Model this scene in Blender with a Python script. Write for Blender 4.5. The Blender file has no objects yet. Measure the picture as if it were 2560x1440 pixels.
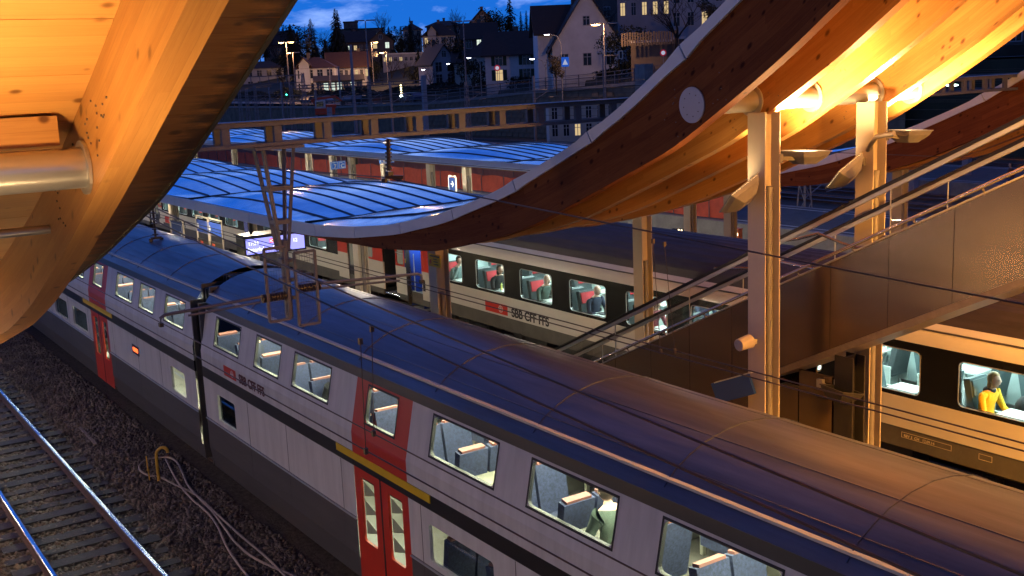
import bpy, math, random
import numpy as np
from mathutils import Vector, Matrix
random.seed(7); rng = np.random.default_rng(7)
sc = bpy.context.scene; COL = sc.collection
PI = math.pi; R = math.radians

# ------------------------------------------------------------------ camera
H = 8.0
FPX = 2790.34
yaw, pit, rol = R(146.2979), R(-10.9209), R(-2.4610)
fwd = np.array([math.cos(pit)*math.cos(yaw), math.cos(pit)*math.sin(yaw), math.sin(pit)])
r0 = np.array([math.sin(yaw), -math.cos(yaw), 0.0]); u0 = np.cross(r0, fwd)
rgt = math.cos(rol)*r0 + math.sin(rol)*u0; upv = -math.sin(rol)*r0 + math.cos(rol)*u0
cam_d = bpy.data.cameras.new('camera'); cam = bpy.data.objects.new('camera', cam_d); COL.objects.link(cam)
cam_d.sensor_width = 36.0; cam_d.lens = FPX/2560*36.0; cam_d.clip_end = 3000; cam_d.clip_start = 0.05
M = Matrix.Identity(4)
for i in range(3):
    M[i][0] = rgt[i]; M[i][1] = upv[i]; M[i][2] = -fwd[i]
M[2][3] = H
cam.matrix_world = M; sc.camera = cam

# ------------------------------------------------------------------ world (dusk sky with clouds)
W = bpy.data.worlds.new('World'); sc.world = W; W.use_nodes = True
nt = W.node_tree; nt.nodes.clear()
def N(t, **k):
    n = nt.nodes.new(t)
    for a, b in k.items(): setattr(n, a, b)
    return n
L = nt.links.new
sky = N('ShaderNodeTexSky', sky_type='NISHITA'); sky.sun_disc = False
sky.sun_elevation = R(-3.0); sky.sun_rotation = R(60); sky.altitude = 550; sky.ozone_density = 4.0
tc = N('ShaderNodeTexCoord'); mp = N('ShaderNodeMapping'); mp.inputs['Scale'].default_value = (1.0, 1.0, 3.2)
mp.inputs['Location'].default_value = (0.35, 0.1, 0.0)
L(tc.outputs['Generated'], mp.inputs['Vector'])
nz = N('ShaderNodeTexNoise'); nz.inputs['Scale'].default_value = 6.0; nz.inputs['Detail'].default_value = 8; nz.inputs['Roughness'].default_value = 0.6
nz.inputs['Distortion'].default_value = 0.4
L(mp.outputs[0], nz.inputs['Vector'])
cr = N('ShaderNodeValToRGB')
e = cr.color_ramp.elements; e[0].position = 0.45; e[0].color = (0, 0, 0, 1); e[1].position = 0.68; e[1].color = (1, 1, 1, 1)
L(nz.outputs['Fac'], cr.inputs['Fac'])
# clear dusk blue, brighter towards the horizon: the sky model tinted by the tungsten white balance of the picture
sp = N('ShaderNodeSeparateXYZ'); L(tc.outputs['Generated'], sp.inputs[0])
gr = N('ShaderNodeValToRGB'); ge = gr.color_ramp.elements
ge[0].position = 0.0; ge[0].color = (.012, .15, .62, 1); ge[1].position = 1.0; ge[1].color = (.055, .042, .15, 1)
for p_, c_ in ((.10, (.008, .125, .60, 1)), (.28, (.008, .110, .56, 1)), (.55, (.016, .066, .34, 1))):
    q_ = ge.new(p_); q_.color = c_
L(sp.outputs[2], gr.inputs[0])
skm = N('ShaderNodeMix', data_type='RGBA', blend_type='MULTIPLY'); skm.inputs[0].default_value = 1.0
L(sky.outputs[0], skm.inputs[6]); skm.inputs[7].default_value = (0.05, 0.09, 0.16, 1)
tint = N('ShaderNodeMix', data_type='RGBA', blend_type='MIX'); tint.inputs[0].default_value = 0.92
L(skm.outputs[2], tint.inputs[6]); L(gr.outputs[0], tint.inputs[7])
fd = N('ShaderNodeMapRange'); fd.inputs[1].default_value = 0.08; fd.inputs[2].default_value = 0.36; fd.inputs[3].default_value = 1.0; fd.inputs[4].default_value = 0.14
L(sp.outputs[2], fd.inputs[0])
cf = N('ShaderNodeMath', operation='MULTIPLY'); L(cr.outputs[0], cf.inputs[0]); L(fd.outputs[0], cf.inputs[1])
cl = N('ShaderNodeMix', data_type='RGBA', blend_type='MIX'); cl.inputs[7].default_value = (0.46, 0.66, 1.2, 1)
L(cf.outputs[0], cl.inputs[0]); L(tint.outputs[2], cl.inputs[6])
# the afterglow lies towards the hill; the sky behind the station is darker
dp = N('ShaderNodeVectorMath', operation='DOT_PRODUCT'); L(tc.outputs['Generated'], dp.inputs[0]); dp.inputs[1].default_value = (-.80, .58, .0)
az = N('ShaderNodeMapRange', interpolation_type='SMOOTHSTEP'); az.inputs[1].default_value = -.9; az.inputs[2].default_value = .75; az.inputs[3].default_value = .36; az.inputs[4].default_value = 1.0; L(dp.outputs['Value'], az.inputs[0])
bg = N('ShaderNodeBackground'); L(az.outputs[0], bg.inputs['Strength'])
wo = N('ShaderNodeOutputWorld'); L(cl.outputs[2], bg.inputs['Color']); L(bg.outputs[0], wo.inputs['Surface'])

sc.view_settings.view_transform = 'Standard'; sc.view_settings.look = 'None'
sc.view_settings.exposure = 0.35; sc.view_settings.gamma = 1.0
sc.render.engine = 'CYCLES'
cy = sc.cycles
cy.use_denoising = True; cy.max_bounces = 7; cy.diffuse_bounces = 3; cy.glossy_bounces = 3; cy.transparent_max_bounces = 12; cy.transmission_bounces = 4
cy.caustics_reflective = False; cy.caustics_refractive = False; cy.sample_clamp_indirect = 4.0
try: cy.denoiser = 'OPENIMAGEDENOISE'
except Exception: pass

# ------------------------------------------------------------------ helpers
def ray(px, py): return fwd + (px-1280)/FPX*rgt - (py-720)/FPX*upv
def atY(px, py, Y): d = ray(px, py); return Vector(np.array([0, 0, H]) + d*Y/d[1])
def atX(px, py, X): d = ray(px, py); return Vector(np.array([0, 0, H]) + d*X/d[0])
def atZ(px, py, Z): d = ray(px, py); return Vector(np.array([0, 0, H]) + d*(Z-H)/d[2])
def atD(px, py, D): d = ray(px, py); return Vector(np.array([0, 0, H]) + d*D/math.hypot(d[0], d[1]))

def T(o, label, cat, group=None):
    o['label'] = label; o['category'] = cat
    if group: o['group'] = group
    return o
def kind(o, k): o['kind'] = k; return o
def empty(name, loc, label=None, cat=None, group=None, rz=0.0):
    o = bpy.data.objects.new(name, None); COL.objects.link(o); o.location = loc; o.rotation_euler = (0, 0, rz)
    o.empty_display_size = 0.2
    if label: T(o, label, cat, group)
    return o
def inst(name, me, loc=(0, 0, 0), parent=None, rot=(0, 0, 0), scale=(1, 1, 1)):
    o = bpy.data.objects.new(name, me); COL.objects.link(o); o.location = loc; o.rotation_euler = rot; o.scale = scale
    if parent: o.parent = parent
    return o
def copy_tree(o, parent=None):
    c = o.copy(); COL.objects.link(c)
    if parent: c.parent = parent
    for ch in list(o.children): copy_tree(ch, c)
    return c

class MB:
    def __init__(s): s.v = []; s.f = []; s.m = []; s.uv = []
    def add(s, vs, fs, mi=0, uvs=None):
        b = len(s.v)
        s.v += [tuple(map(float, q)) for q in vs]
        s.f += [tuple(b+i for i in q) for q in fs]; s.m += [mi]*len(fs)
        s.uv += list(uvs) if uvs is not None else [(q[0], q[2]) for q in vs]
        return s
    def box(s, c, d, mi=0, rz=0.0, Rm=None, grain=None):
        hx, hy, hz = d[0]/2, d[1]/2, d[2]/2
        P = [(sx*hx, sy*hy, sz*hz) for sx in (-1, 1) for sy in (-1, 1) for sz in (-1, 1)]
        F = [(0, 1, 3, 2), (4, 6, 7, 5), (0, 4, 5, 1), (2, 3, 7, 6), (0, 2, 6, 4), (1, 5, 7, 3)]
        if rz: Rm = Matrix.Rotation(rz, 3, 'Z')
        def tr(p):
            p = Vector(p)
            if Rm is not None: p = Rm @ p
            return (p[0]+c[0], p[1]+c[1], p[2]+c[2])
        if grain is None: return s.add([tr(p) for p in P], F, mi)
        o = (c[0]*1.7+c[1], c[2])
        for fc in F:                       # separate faces so that the grain runs along one axis everywhere
            q = [P[i] for i in fc]; ax = [a for a in (0, 1, 2) if a != grain]
            uv = [(p[grain]+c[grain], p[ax[0]]+p[ax[1]]+c[ax[0]]*1.3+c[ax[1]]) for p in q]
            s.add([tr(p) for p in q], [(0, 1, 2, 3)], mi, uv)
        return s
    def b2(s, a, b, mi=0, grain=None):
        return s.box([(a[i]+b[i])/2 for i in range(3)], [abs(b[i]-a[i]) for i in range(3)], mi, grain=grain)
    def bar(s, p0, p1, w, h, mi=0, up=(0, 0, 1)):
        p0 = Vector(p0); p1 = Vector(p1); d = p1-p0; l = d.length
        if l < 1e-6: return s
        x = d/l; y = Vector(up).cross(x)
        if y.length < 1e-4: y = Vector((0, 1, 0)).cross(x)
        y.normalize(); z = x.cross(y)
        Rm = Matrix((x, y, z)).transposed()
        return s.box((p0+p1)/2, (l, w, h), mi, Rm=Rm)
    def tube(s, pts, r, n=8, mi=0, cap=True):
        pts = [Vector(p) for p in pts]; k = len(pts); vs = []; rr = r if isinstance(r, (list, tuple)) else [r]*k
        ref = None
        for i, p in enumerate(pts):
            d = (pts[min(i+1, k-1)]-pts[max(i-1, 0)]).normalized()
            if ref is None:
                ref = Vector((0, 0, 1)) if abs(d.z) < 0.9 else Vector((1, 0, 0))
            a = d.cross(ref)
            if a.length < 1e-5: a = d.cross(Vector((0, 1, 0.3)))
            a.normalize(); b = d.cross(a)
            for j in range(n):
                t = 2*PI*j/n; vs.append(p+(a*math.cos(t)+b*math.sin(t))*rr[i])
        fs = [(i*n+j, i*n+(j+1) % n, (i+1)*n+(j+1) % n, (i+1)*n+j) for i in range(k-1) for j in range(n)]
        if cap: fs += [tuple(range(n-1, -1, -1)), tuple(range((k-1)*n, k*n))]
        return s.add(vs, fs, mi)
    def extr(s, prof, a0, a1, axis=0, mi=0, close=True, cap=True):
        n = len(prof)
        def pt(a, p): return {0: (a, p[0], p[1]), 1: (p[0], a, p[1]), 2: (p[0], p[1], a)}[axis]
        vs = [pt(a0, p) for p in prof]+[pt(a1, p) for p in prof]
        m = n if close else n-1
        fs = [(i, (i+1) % n, n+(i+1) % n, n+i) for i in range(m)]
        if cap and close: fs += [tuple(range(n-1, -1, -1)), tuple(range(n, 2*n))]
        return s.add(vs, fs, mi)
    def mesh(s, name, mats, smooth=None):
        me = bpy.data.meshes.new(name); me.from_pydata(s.v, [], s.f)
        for m in (mats if isinstance(mats, (list, tuple)) else [mats]): me.materials.append(m)
        if any(s.m): me.polygons.foreach_set('material_index', s.m)
        uvl = me.uv_layers.new(name='UVMap')
        li = np.zeros(len(me.loops), dtype=np.int32); me.loops.foreach_get('vertex_index', li)
        uva = np.array(s.uv, dtype=np.float32)[li]; uvl.data.foreach_set('uv', uva.ravel())
        me.validate(); me.update()
        import bmesh as _b
        bm = _b.new(); bm.from_mesh(me); _b.ops.recalc_face_normals(bm, faces=bm.faces); bm.to_mesh(me); bm.free()
        if smooth is not None:
            me.shade_smooth(); me.set_sharp_from_angle(angle=R(smooth))
        return me
    def build(s, name, mats, parent=None, smooth=None, bevel=0, loc=(0, 0, 0), rz=0):
        o = inst(name, s.mesh(name, mats, smooth), loc, parent, (0, 0, rz))
        if bevel:
            b = o.modifiers.new('bevel', 'BEVEL'); b.width = bevel; b.segments = 2; b.limit_method = 'ANGLE'; b.angle_limit = R(40)
        return o
def solo(mb, name, mats, label, cat, group=None, **k): return T(mb.build(name, mats, **k), label, cat, group)

def plate(mb, cells, V0, V1, tr, t=0.05, r=0.08, mi=0, k=5, mi_in=None):
    """wall plate with rounded window holes: cells = (u0,u1,(hu0,hu1,hv0,hv1) or None); tr maps (u,v,w) to space, w = depth"""
    for u0, u1, h in cells:
        if h is None:
            mb.add([tr(u0, V0, 0), tr(u1, V0, 0), tr(u1, V1, 0), tr(u0, V1, 0)], [(0, 1, 2, 3)], mi); continue
        a, b, c, d = h
        cor = [(a+r, c+r, PI), (b-r, c+r, 1.5*PI), (b-r, d-r, 0), (a+r, d-r, 0.5*PI)]
        out = [(u0, V0), (u1, V0), (u1, V1), (u0, V1)]
        inn = []
        for cx, cy, t0 in cor:
            inn.append([(cx+r*math.cos(t0+0.5*PI*i/(k-1)), cy+r*math.sin(t0+0.5*PI*i/(k-1))) for i in range(k)])
        vs = [tr(p[0], p[1], 0) for p in out]; fs = []
        base = 4
        for arc in inn: vs += [tr(p[0], p[1], 0) for p in arc]
        for j in range(4):
            s0 = base+j*k
            for i in range(k-1): fs.append((j, s0+i+1, s0+i))
            nx = base+((j+1) % 4)*k
            fs.append((j, (j+1) % 4, nx, s0+k-1))
        mb.add(vs, fs, mi)
        loop = [p for arc in inn for p in arc]; n = len(loop)
        mb.add([tr(p[0], p[1], 0) for p in loop]+[tr(p[0], p[1], t) for p in loop],
               [(i, (i+1) % n, n+(i+1) % n, n+i) for i in range(n)], mi if mi_in is None else mi_in)
def rrect(w, h, r, k=5):
    pts = []
    for cx, cy, t0 in ((w/2-r, h/2-r, 0), (-w/2+r, h/2-r, .5*PI), (-w/2+r, -h/2+r, PI), (w/2-r, -h/2+r, 1.5*PI)):
        pts += [(cx+r*math.cos(t0+.5*PI*i/(k-1)), cy+r*math.sin(t0+.5*PI*i/(k-1))) for i in range(k)]
    return pts
def text_mesh(txt, size, mat, bold=0.0, ext=0.003, align='LEFT'):
    cu = bpy.data.curves.new('t', 'FONT'); cu.body = txt; cu.size = size; cu.offset = bold; cu.extrude = ext; cu.align_x = align
    o = bpy.data.objects.new('t', cu); COL.objects.link(o)
    me = bpy.data.meshes.new_from_object(o.evaluated_get(bpy.context.evaluated_depsgraph_get()))
    bpy.data.objects.remove(o); bpy.data.curves.remove(cu)
    me.materials.clear(); me.materials.append(mat); return me

# ------------------------------------------------------------------ materials
MATS = {}
def pm(name, col, rough=0.6, metal=0.0, var=0.18, scale=4.0, bump=0.0, bscale=30.0, em=None, ems=0.0, spec=0.5, coat=0.0, stretch=None, rvar=0.0, coord='Object', var2=None):
    if name in MATS: return MATS[name]
    m = bpy.data.materials.new(name); m.use_nodes = True; t = m.node_tree; b = t.nodes['Principled BSDF']
    b.inputs['Roughness'].default_value = rough; b.inputs['Metallic'].default_value = metal
    b.inputs['Specular IOR Level'].default_value = spec; b.inputs['Coat Weight'].default_value = coat
    b.inputs['Base Color'].default_value = (*col, 1)
    k = t.links.new
    if var or bump or rvar:
        tc = t.nodes.new('ShaderNodeTexCoord'); src = tc.outputs[coord]
        if stretch:
            mpn = t.nodes.new('ShaderNodeMapping'); mpn.inputs['Scale'].default_value = stretch; k(src, mpn.inputs[0]); src = mpn.outputs[0]
    if var:
        nz = t.nodes.new('ShaderNodeTexNoise'); nz.inputs['Scale'].default_value = scale; nz.inputs['Detail'].default_value = 6; nz.inputs['Roughness'].default_value = .65
        k(src, nz.inputs['Vector'])
        cr = t.nodes.new('ShaderNodeValToRGB'); e = cr.color_ramp.elements
        e[0].position = .3; e[1].position = .72
        e[0].color = (*[c*(1-var) for c in col], 1); e[1].color = (*(var2 or [min(1, c*(1+var)) for c in col]), 1)
        k(nz.outputs['Fac'], cr.inputs[0]); k(cr.outputs[0], b.inputs['Base Color'])
    if rvar:
        nr = t.nodes.new('ShaderNodeTexNoise'); nr.inputs['Scale'].default_value = scale*2.3; nr.inputs['Detail'].default_value = 5; k(src, nr.inputs['Vector'])
        mr = t.nodes.new('ShaderNodeMapRange'); mr.inputs[3].default_value = max(0.02, rough-rvar); mr.inputs[4].default_value = min(1, rough+rvar)
        k(nr.outputs['Fac'], mr.inputs[0]); k(mr.outputs[0], b.inputs['Roughness'])
    if bump:
        nb = t.nodes.new('ShaderNodeTexNoise'); nb.inputs['Scale'].default_value = bscale; nb.inputs['Detail'].default_value = 4; k(src, nb.inputs['Vector'])
        bp = t.nodes.new('ShaderNodeBump'); bp.inputs['Strength'].default_value = bump; bp.inputs['Distance'].default_value = .02
        k(nb.outputs['Fac'], bp.inputs['Height']); k(bp.outputs[0], b.inputs['Normal'])
    if em:
        b.inputs['Emission Color'].default_value = (*em, 1); b.inputs['Emission Strength'].default_value = ems
    MATS[name] = m; return m
def emit(name, col, s):
    if name in MATS: return MATS[name]
    m = bpy.data.materials.new(name); m.use_nodes = True; t = m.node_tree; t.nodes.clear()
    e = t.nodes.new('ShaderNodeEmission'); e.inputs[0].default_value = (*col, 1); e.inputs[1].default_value = s
    o = t.nodes.new('ShaderNodeOutputMaterial'); t.links.new(e.outputs[0], o.inputs[0]); MATS[name] = m; return m
def glass(name, tint=(1, 1, 1), refl=1.0, rough=0.02):
    if name in MATS: return MATS[name]
    m = bpy.data.materials.new(name); m.use_nodes = True; t = m.node_tree; t.nodes.clear()
    tr = t.nodes.new('ShaderNodeBsdfTransparent'); tr.inputs[0].default_value = (*tint, 1)
    gl = t.nodes.new('ShaderNodeBsdfGlossy'); gl.inputs['Roughness'].default_value = rough; gl.inputs[0].default_value = (refl, refl, refl, 1)
    fr = t.nodes.new('ShaderNodeFresnel'); fr.inputs[0].default_value = 1.45
    mx = t.nodes.new('ShaderNodeMixShader'); o = t.nodes.new('ShaderNodeOutputMaterial')
    ge_ = t.nodes.new('ShaderNodeNewGeometry'); iv = t.nodes.new('ShaderNodeMath'); iv.operation = 'SUBTRACT'; iv.inputs[0].default_value = 1.0; t.links.new(ge_.outputs['Backfacing'], iv.inputs[1])
    mu = t.nodes.new('ShaderNodeMath'); mu.operation = 'MULTIPLY'; t.links.new(fr.outputs[0], mu.inputs[0]); t.links.new(iv.outputs[0], mu.inputs[1]); t.links.new(mu.outputs[0], mx.inputs[0]); t.links.new(tr.outputs[0], mx.inputs[1]); t.links.new(gl.outputs[0], mx.inputs[2]); t.links.new(mx.outputs[0], o.inputs[0])
    MATS[name] = m; return m
def wood(name, c0=(.52, .265, .075), c1=(.37, .160, .038), lam=0.075, rough=.42, stain=None, knots=1.0):
    """glulam spruce: lamellas, grain and knots laid out in UV metres (u along the grain)"""
    m = bpy.data.materials.new(name); m.use_nodes = True; t = m.node_tree; b = t.nodes['Principled BSDF']; k = t.links.new
    def nd(ty, **a):
        n = t.nodes.new(ty)
        for x, y in a.items(): setattr(n, x, y)
        return n
    uv = nd('ShaderNodeUVMap'); sep = nd('ShaderNodeSeparateXYZ'); k(uv.outputs[0], sep.inputs[0])
    def math_(op, a, bb=None):
        n = nd('ShaderNodeMath', operation=op)
        for i, q in enumerate((a, bb)):
            if q is None: continue
            if isinstance(q, (int, float)): n.inputs[i].default_value = q
            else: k(q, n.inputs[i])
        return n.outputs[0]
    row = math_('FLOOR', math_('DIVIDE', sep.outputs[1], lam))
    wn = nd('ShaderNodeTexWhiteNoise', noise_dimensions='1D'); k(row, wn.inputs['W'])
    seg = math_('FLOOR', math_('ADD', math_('DIVIDE', sep.outputs[0], 2.9), math_('MULTIPLY', wn.outputs['Value'], 7.0)))
    cb = nd('ShaderNodeCombineXYZ'); k(row, cb.inputs[0]); k(seg, cb.inputs[1])
    w2 = nd('ShaderNodeTexWhiteNoise', noise_dimensions='2D'); k(cb.outputs[0], w2.inputs['Vector'])
    mp = nd('ShaderNodeMapping'); mp.inputs['Scale'].default_value = (1.3, 26, 1); k(uv.outputs[0], mp.inputs[0])
    off = nd('ShaderNodeVectorMath', operation='ADD'); k(mp.outputs[0], off.inputs[0])
    cb2 = nd('ShaderNodeCombineXYZ'); k(math_('MULTIPLY', w2.outputs['Value'], 50.0), cb2.inputs[0]); k(cb2.outputs[0], off.inputs[1])
    gr = nd('ShaderNodeTexNoise'); gr.inputs['Scale'].default_value = 1.6; gr.inputs['Detail'].default_value = 7; gr.inputs['Roughness'].default_value = .7; gr.inputs['Distortion'].default_value = .6
    k(off.outputs[0], gr.inputs['Vector'])
    big = nd('ShaderNodeTexNoise'); big.inputs['Scale'].default_value = 1.1; big.inputs['Detail'].default_value = 3; k(uv.outputs[0], big.inputs['Vector'])
    f = math_('ADD', math_('ADD', math_('MULTIPLY', gr.outputs['Fac'], .75), math_('MULTIPLY', w2.outputs['Value'], .24)), math_('MULTIPLY', big.outputs['Fac'], .3))
    cr = nd('ShaderNodeValToRGB'); e = cr.color_ramp.elements; e[0].position = .40; e[0].color = (*c1, 1); e[1].position = .88; e[1].color = (*c0, 1); k(f, cr.inputs[0])
    mk = nd('ShaderNodeMapping'); mk.inputs['Scale'].default_value = (5.0, 6.5, 1); k(uv.outputs[0], mk.inputs[0])
    vo = nd('ShaderNodeTexVoronoi'); vo.inputs['Scale'].default_value = 1.0; k(mk.outputs[0], vo.inputs['Vector'])
    kc = nd('ShaderNodeSeparateColor'); k(vo.outputs['Color'], kc.inputs[0])
    rad = math_('MULTIPLY', math_('GREATER_THAN', kc.outputs[0], .60), math_('ADD', math_('MULTIPLY', kc.outputs[1], .20*knots), .17*knots))
    kn = nd('ShaderNodeMapRange', interpolation_type='SMOOTHSTEP'); kn.inputs[1].default_value = 1.0; kn.inputs[2].default_value = .35; kn.inputs[3].default_value = 0; kn.inputs[4].default_value = .92
    k(math_('DIVIDE', vo.outputs['Distance'], math_('ADD', rad, .0001)), kn.inputs[0])
    mx = nd('ShaderNodeMix', data_type='RGBA'); k(kn.outputs[0], mx.inputs[0]); k(cr.outputs[0], mx.inputs[6]); mx.inputs[7].default_value = (c1[0]*.28, c1[1]*.22, c1[2]*.2, 1)
    col = mx.outputs[2]
    # fine joint between lamellas
    fr = math_('FRACT', math_('DIVIDE', sep.outputs[1], lam))
    jn = math_('MULTIPLY', math_('LESS_THAN', fr, .05), .22)
    m2 = nd('ShaderNodeMix', data_type='RGBA'); k(jn, m2.inputs[0]); k(col, m2.inputs[6]); m2.inputs[7].default_value = (c1[0]*.4, c1[1]*.35, c1[2]*.3, 1); col = m2.outputs[2]
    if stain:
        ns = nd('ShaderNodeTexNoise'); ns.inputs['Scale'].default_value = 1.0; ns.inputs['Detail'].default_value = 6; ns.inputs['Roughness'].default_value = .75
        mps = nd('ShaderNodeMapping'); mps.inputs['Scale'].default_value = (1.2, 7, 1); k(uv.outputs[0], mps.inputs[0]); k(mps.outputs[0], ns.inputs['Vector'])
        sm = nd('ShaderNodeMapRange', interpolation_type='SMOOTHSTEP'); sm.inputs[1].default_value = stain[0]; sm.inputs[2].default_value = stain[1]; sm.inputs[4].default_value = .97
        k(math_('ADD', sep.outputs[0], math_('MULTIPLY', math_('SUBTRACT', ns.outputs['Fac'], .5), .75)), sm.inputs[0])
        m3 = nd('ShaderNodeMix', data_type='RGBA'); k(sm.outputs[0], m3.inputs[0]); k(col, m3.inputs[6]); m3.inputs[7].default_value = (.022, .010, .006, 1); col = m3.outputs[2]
    k(col, b.inputs['Base Color']); b.inputs['Roughness'].default_value = rough; b.inputs['Specular IOR Level'].default_value = .5 if rough < .6 else .12
    bp = nd('ShaderNodeBump'); bp.inputs['Strength'].default_value = .25; bp.inputs['Distance'].default_value = .004; k(math_('SUBTRACT', f, math_('MULTIPLY', kn.outputs[0], .8)), bp.inputs['Height']); k(bp.outputs[0], b.inputs['Normal'])
    MATS[name] = m; return m

m_wood = wood('glulam_spruce'); m_wood_soff = wood('soffit_boards', (.54, .28, .08), (.43, .20, .05), lam=.11)
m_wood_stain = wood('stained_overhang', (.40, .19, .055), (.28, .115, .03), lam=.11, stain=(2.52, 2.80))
m_wood_dark = wood('dark_edge_beam', (.20, .066, .020), (.10, .026, .008), lam=.11, rough=.8)  # edge beam in a darker brown than the other beams
m_fascia = pm('fascia_paint', (.62, .64, .68), .45, var=.06, scale=2.5)
m_steelpaint = pm('grey_paint_steel', (.21, .20, .20), .5, .1, var=.12, scale=6, bump=.06)
m_gantry = pm('galvanised_beam', (.13, .135, .165), .55, .15, var=.15, scale=9)
m_tube = pm('steel_tube', (.55, .54, .52), .28, .75, var=.06, scale=3)
m_sheet = pm('roof_sheet_metal', (.46, .62, .82), .14, .95, var=.18, scale=1.6, rvar=.1, bump=.10, bscale=2.2)
m_seam = pm('dark_seam', (.06, .07, .11), .5, .4)
m_post = pm('post_paint', (.50, .44, .36), .45, .0, var=.06, scale=2)
m_black = pm('black_rubber', (.012, .012, .013), .55, var=.2)
m_dark = pm('dark_metal', (.035, .033, .035), .5, .4)
m_glass = glass('clear_glass'); m_glass2 = glass('bluish_glass', (.82, .9, .88))
m_steel = pm('brushed_stainless', (.27, .205, .16), .26, .93, var=.12, scale=.5, stretch=(.4, 1, 3))
m_conc = pm('concrete', (.28, .27, .26), .85, var=.25, scale=1.5, bump=.25, bscale=25)
m_asph = pm('platform_asphalt', (.10, .095, .09), .8, var=.3, scale=2, bump=.3, bscale=60)
# ------------------------------------------------------------------ ground, terrain, platforms
m_ballast = pm('ballast_ground', (.05, .041, .037), .95, var=.65, scale=9, bump=.9, bscale=22, var2=(.11, .093, .083))
m_stone = pm('ballast_stone', (.05, .040, .035), .6, var=.65, scale=2.6, var2=(.20, .16, .135))
g = MB(); g.add([(-2500, -600, -.22), (400, -600, -.22), (400, 1500, -.22), (-2500, 1500, -.22)], [(0, 1, 2, 3)])
kind(g.build('ground', m_ballast), 'structure')
def scatter_stones(name, x0, x1, y0, y1, n, smin, smax):
    P = np.column_stack([rng.uniform(x0, x1, n), rng.uniform(y0, y1, n), rng.normal(-.205, .014, n)])
    P[:, 2] -= np.where((P[:, 1] > 2.65) & (P[:, 1] < 5.25), .016, 0)
    base = np.array([(a, b, c) for a in (-1, 1) for b in (-1, 1) for c in (-1, 1)], float)
    S = rng.uniform(smin, smax, (n, 1, 1))
    V = base[None]*rng.uniform(.45, 1.0, (n, 1, 3))*S + rng.normal(0, .22, (n, 8, 3))*S
    a = rng.uniform(0, 2*PI, n); b = rng.uniform(-.7, .7, n)
    ca, sa, cb, sb = np.cos(a), np.sin(a), np.cos(b), np.sin(b)
    Rz = np.zeros((n, 3, 3)); Rz[:, 0, 0] = ca; Rz[:, 0, 1] = -sa; Rz[:, 1, 0] = sa; Rz[:, 1, 1] = ca; Rz[:, 2, 2] = 1
    Rx = np.zeros((n, 3, 3)); Rx[:, 0, 0] = 1; Rx[:, 1, 1] = cb; Rx[:, 1, 2] = -sb; Rx[:, 2, 1] = sb; Rx[:, 2, 2] = cb
    V = np.einsum('nij,nkj->nki', Rz@Rx, V) + P[:, None]
    F = np.array([(0, 1, 3, 2), (4, 6, 7, 5), (0, 4, 5, 1), (2, 3, 7, 6), (0, 2, 6, 4), (1, 5, 7, 3)])
    F = (F[None]+np.arange(n)[:, None, None]*8).reshape(-1, 4)
    me = bpy.data.meshes.new(name); me.vertices.add(n*8); me.vertices.foreach_set('co', V.ravel())
    me.loops.add(F.size); me.loops.foreach_set('vertex_index', F.ravel().astype(np.int32))
    me.polygons.add(len(F)); me.polygons.foreach_set('loop_start', np.arange(0, F.size, 4, dtype=np.int32))
    me.update(calc_edges=True); me.materials.append(m_stone)
    o = inst(name, me); return kind(o, 'stuff')
T(scatter_stones('ballast_stones', -42, -14, -.5, 7.0, 62000, .022, .045), 'grey crushed ballast stones between the near track and the moving train', 'gravel')
def terrain_z(x, y):
    t = y-88.4 + max(0, (-x-230))*.12
    if y < 80: return -.25
    z0 = float(np.interp(x, [-420, -170, -136, -115, -99.6, -60], [3.5, 3.7, 4.4, 5.6, 6.2, 7.4]))
    if y < 83: return z0
    return z0 + (1.1 if t > 2 else 0) + (.0022*min(t, 66)**2 if t > 0 else 0)
tm = MB(); xs = np.linspace(-700, 120, 42); ys = [80.5, 82.9, 90.4, 90.6, 95, 105, 118, 132, 150, 170, 195, 225, 260, 300, 360, 450, 600]
vs = [(x, y, terrain_z(x, y) if y > 81 else -1) for y in ys for x in xs]; n = len(xs)
tm.add(vs, [(j*n+i, j*n+i+1, (j+1)*n+i+1, (j+1)*n+i) for j in range(len(ys)-1) for i in range(n-1)])
m_hill = pm('hillside_scrub', (.028, .034, .022), .95, var=.6, scale=.12, bump=.6, bscale=1.2)
kind(tm.build('hillside', m_hill), 'structure')
st = MB(); sx_ = [-480, -420, -170, -136, -115, -99.6, -60, 80]; st.add([(x, y, terrain_z(x, 83.2)+.16) for y in (83.0, 90.5) for x in sx_], [(i, i+1, 9+i, 8+i) for i in range(7)])
kind(st.build('street', pm('street_asphalt', (.05, .05, .052), .55, var=.3, scale=.5)), 'structure')

def platform(name, x0, x1, y0, y1):
    p = MB(); p.b2((x0, y0+.35, -.3), (x1, y1-.35, .548)); o = kind(p.build(name, m_asph), 'structure')
    e = MB()
    for y in (y0, y1-.35): e.b2((x0, y, -.3), (x1, y+.35, .552))
    e.build('kerb', m_conc, o)
    l = MB()
    for y in (y0+.8, y1-.9): l.b2((x0, y, .55), (x1, y+.1, .5545))
    l.build('white_line', pm('white_line_paint', (.7, .68, .62), .6, var=.1), o)
    return o
platform('platform', -130, 12, 9.95, 16.7)
platform('platform', -190, 12, 24.2, 30.6)
platform('platform', -190, 12, 38.0, 44.5)
platform('platform', -60, 14, -5.5, 1.9)
platform('platform', -130, 0, 58.4, 67.6)

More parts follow.
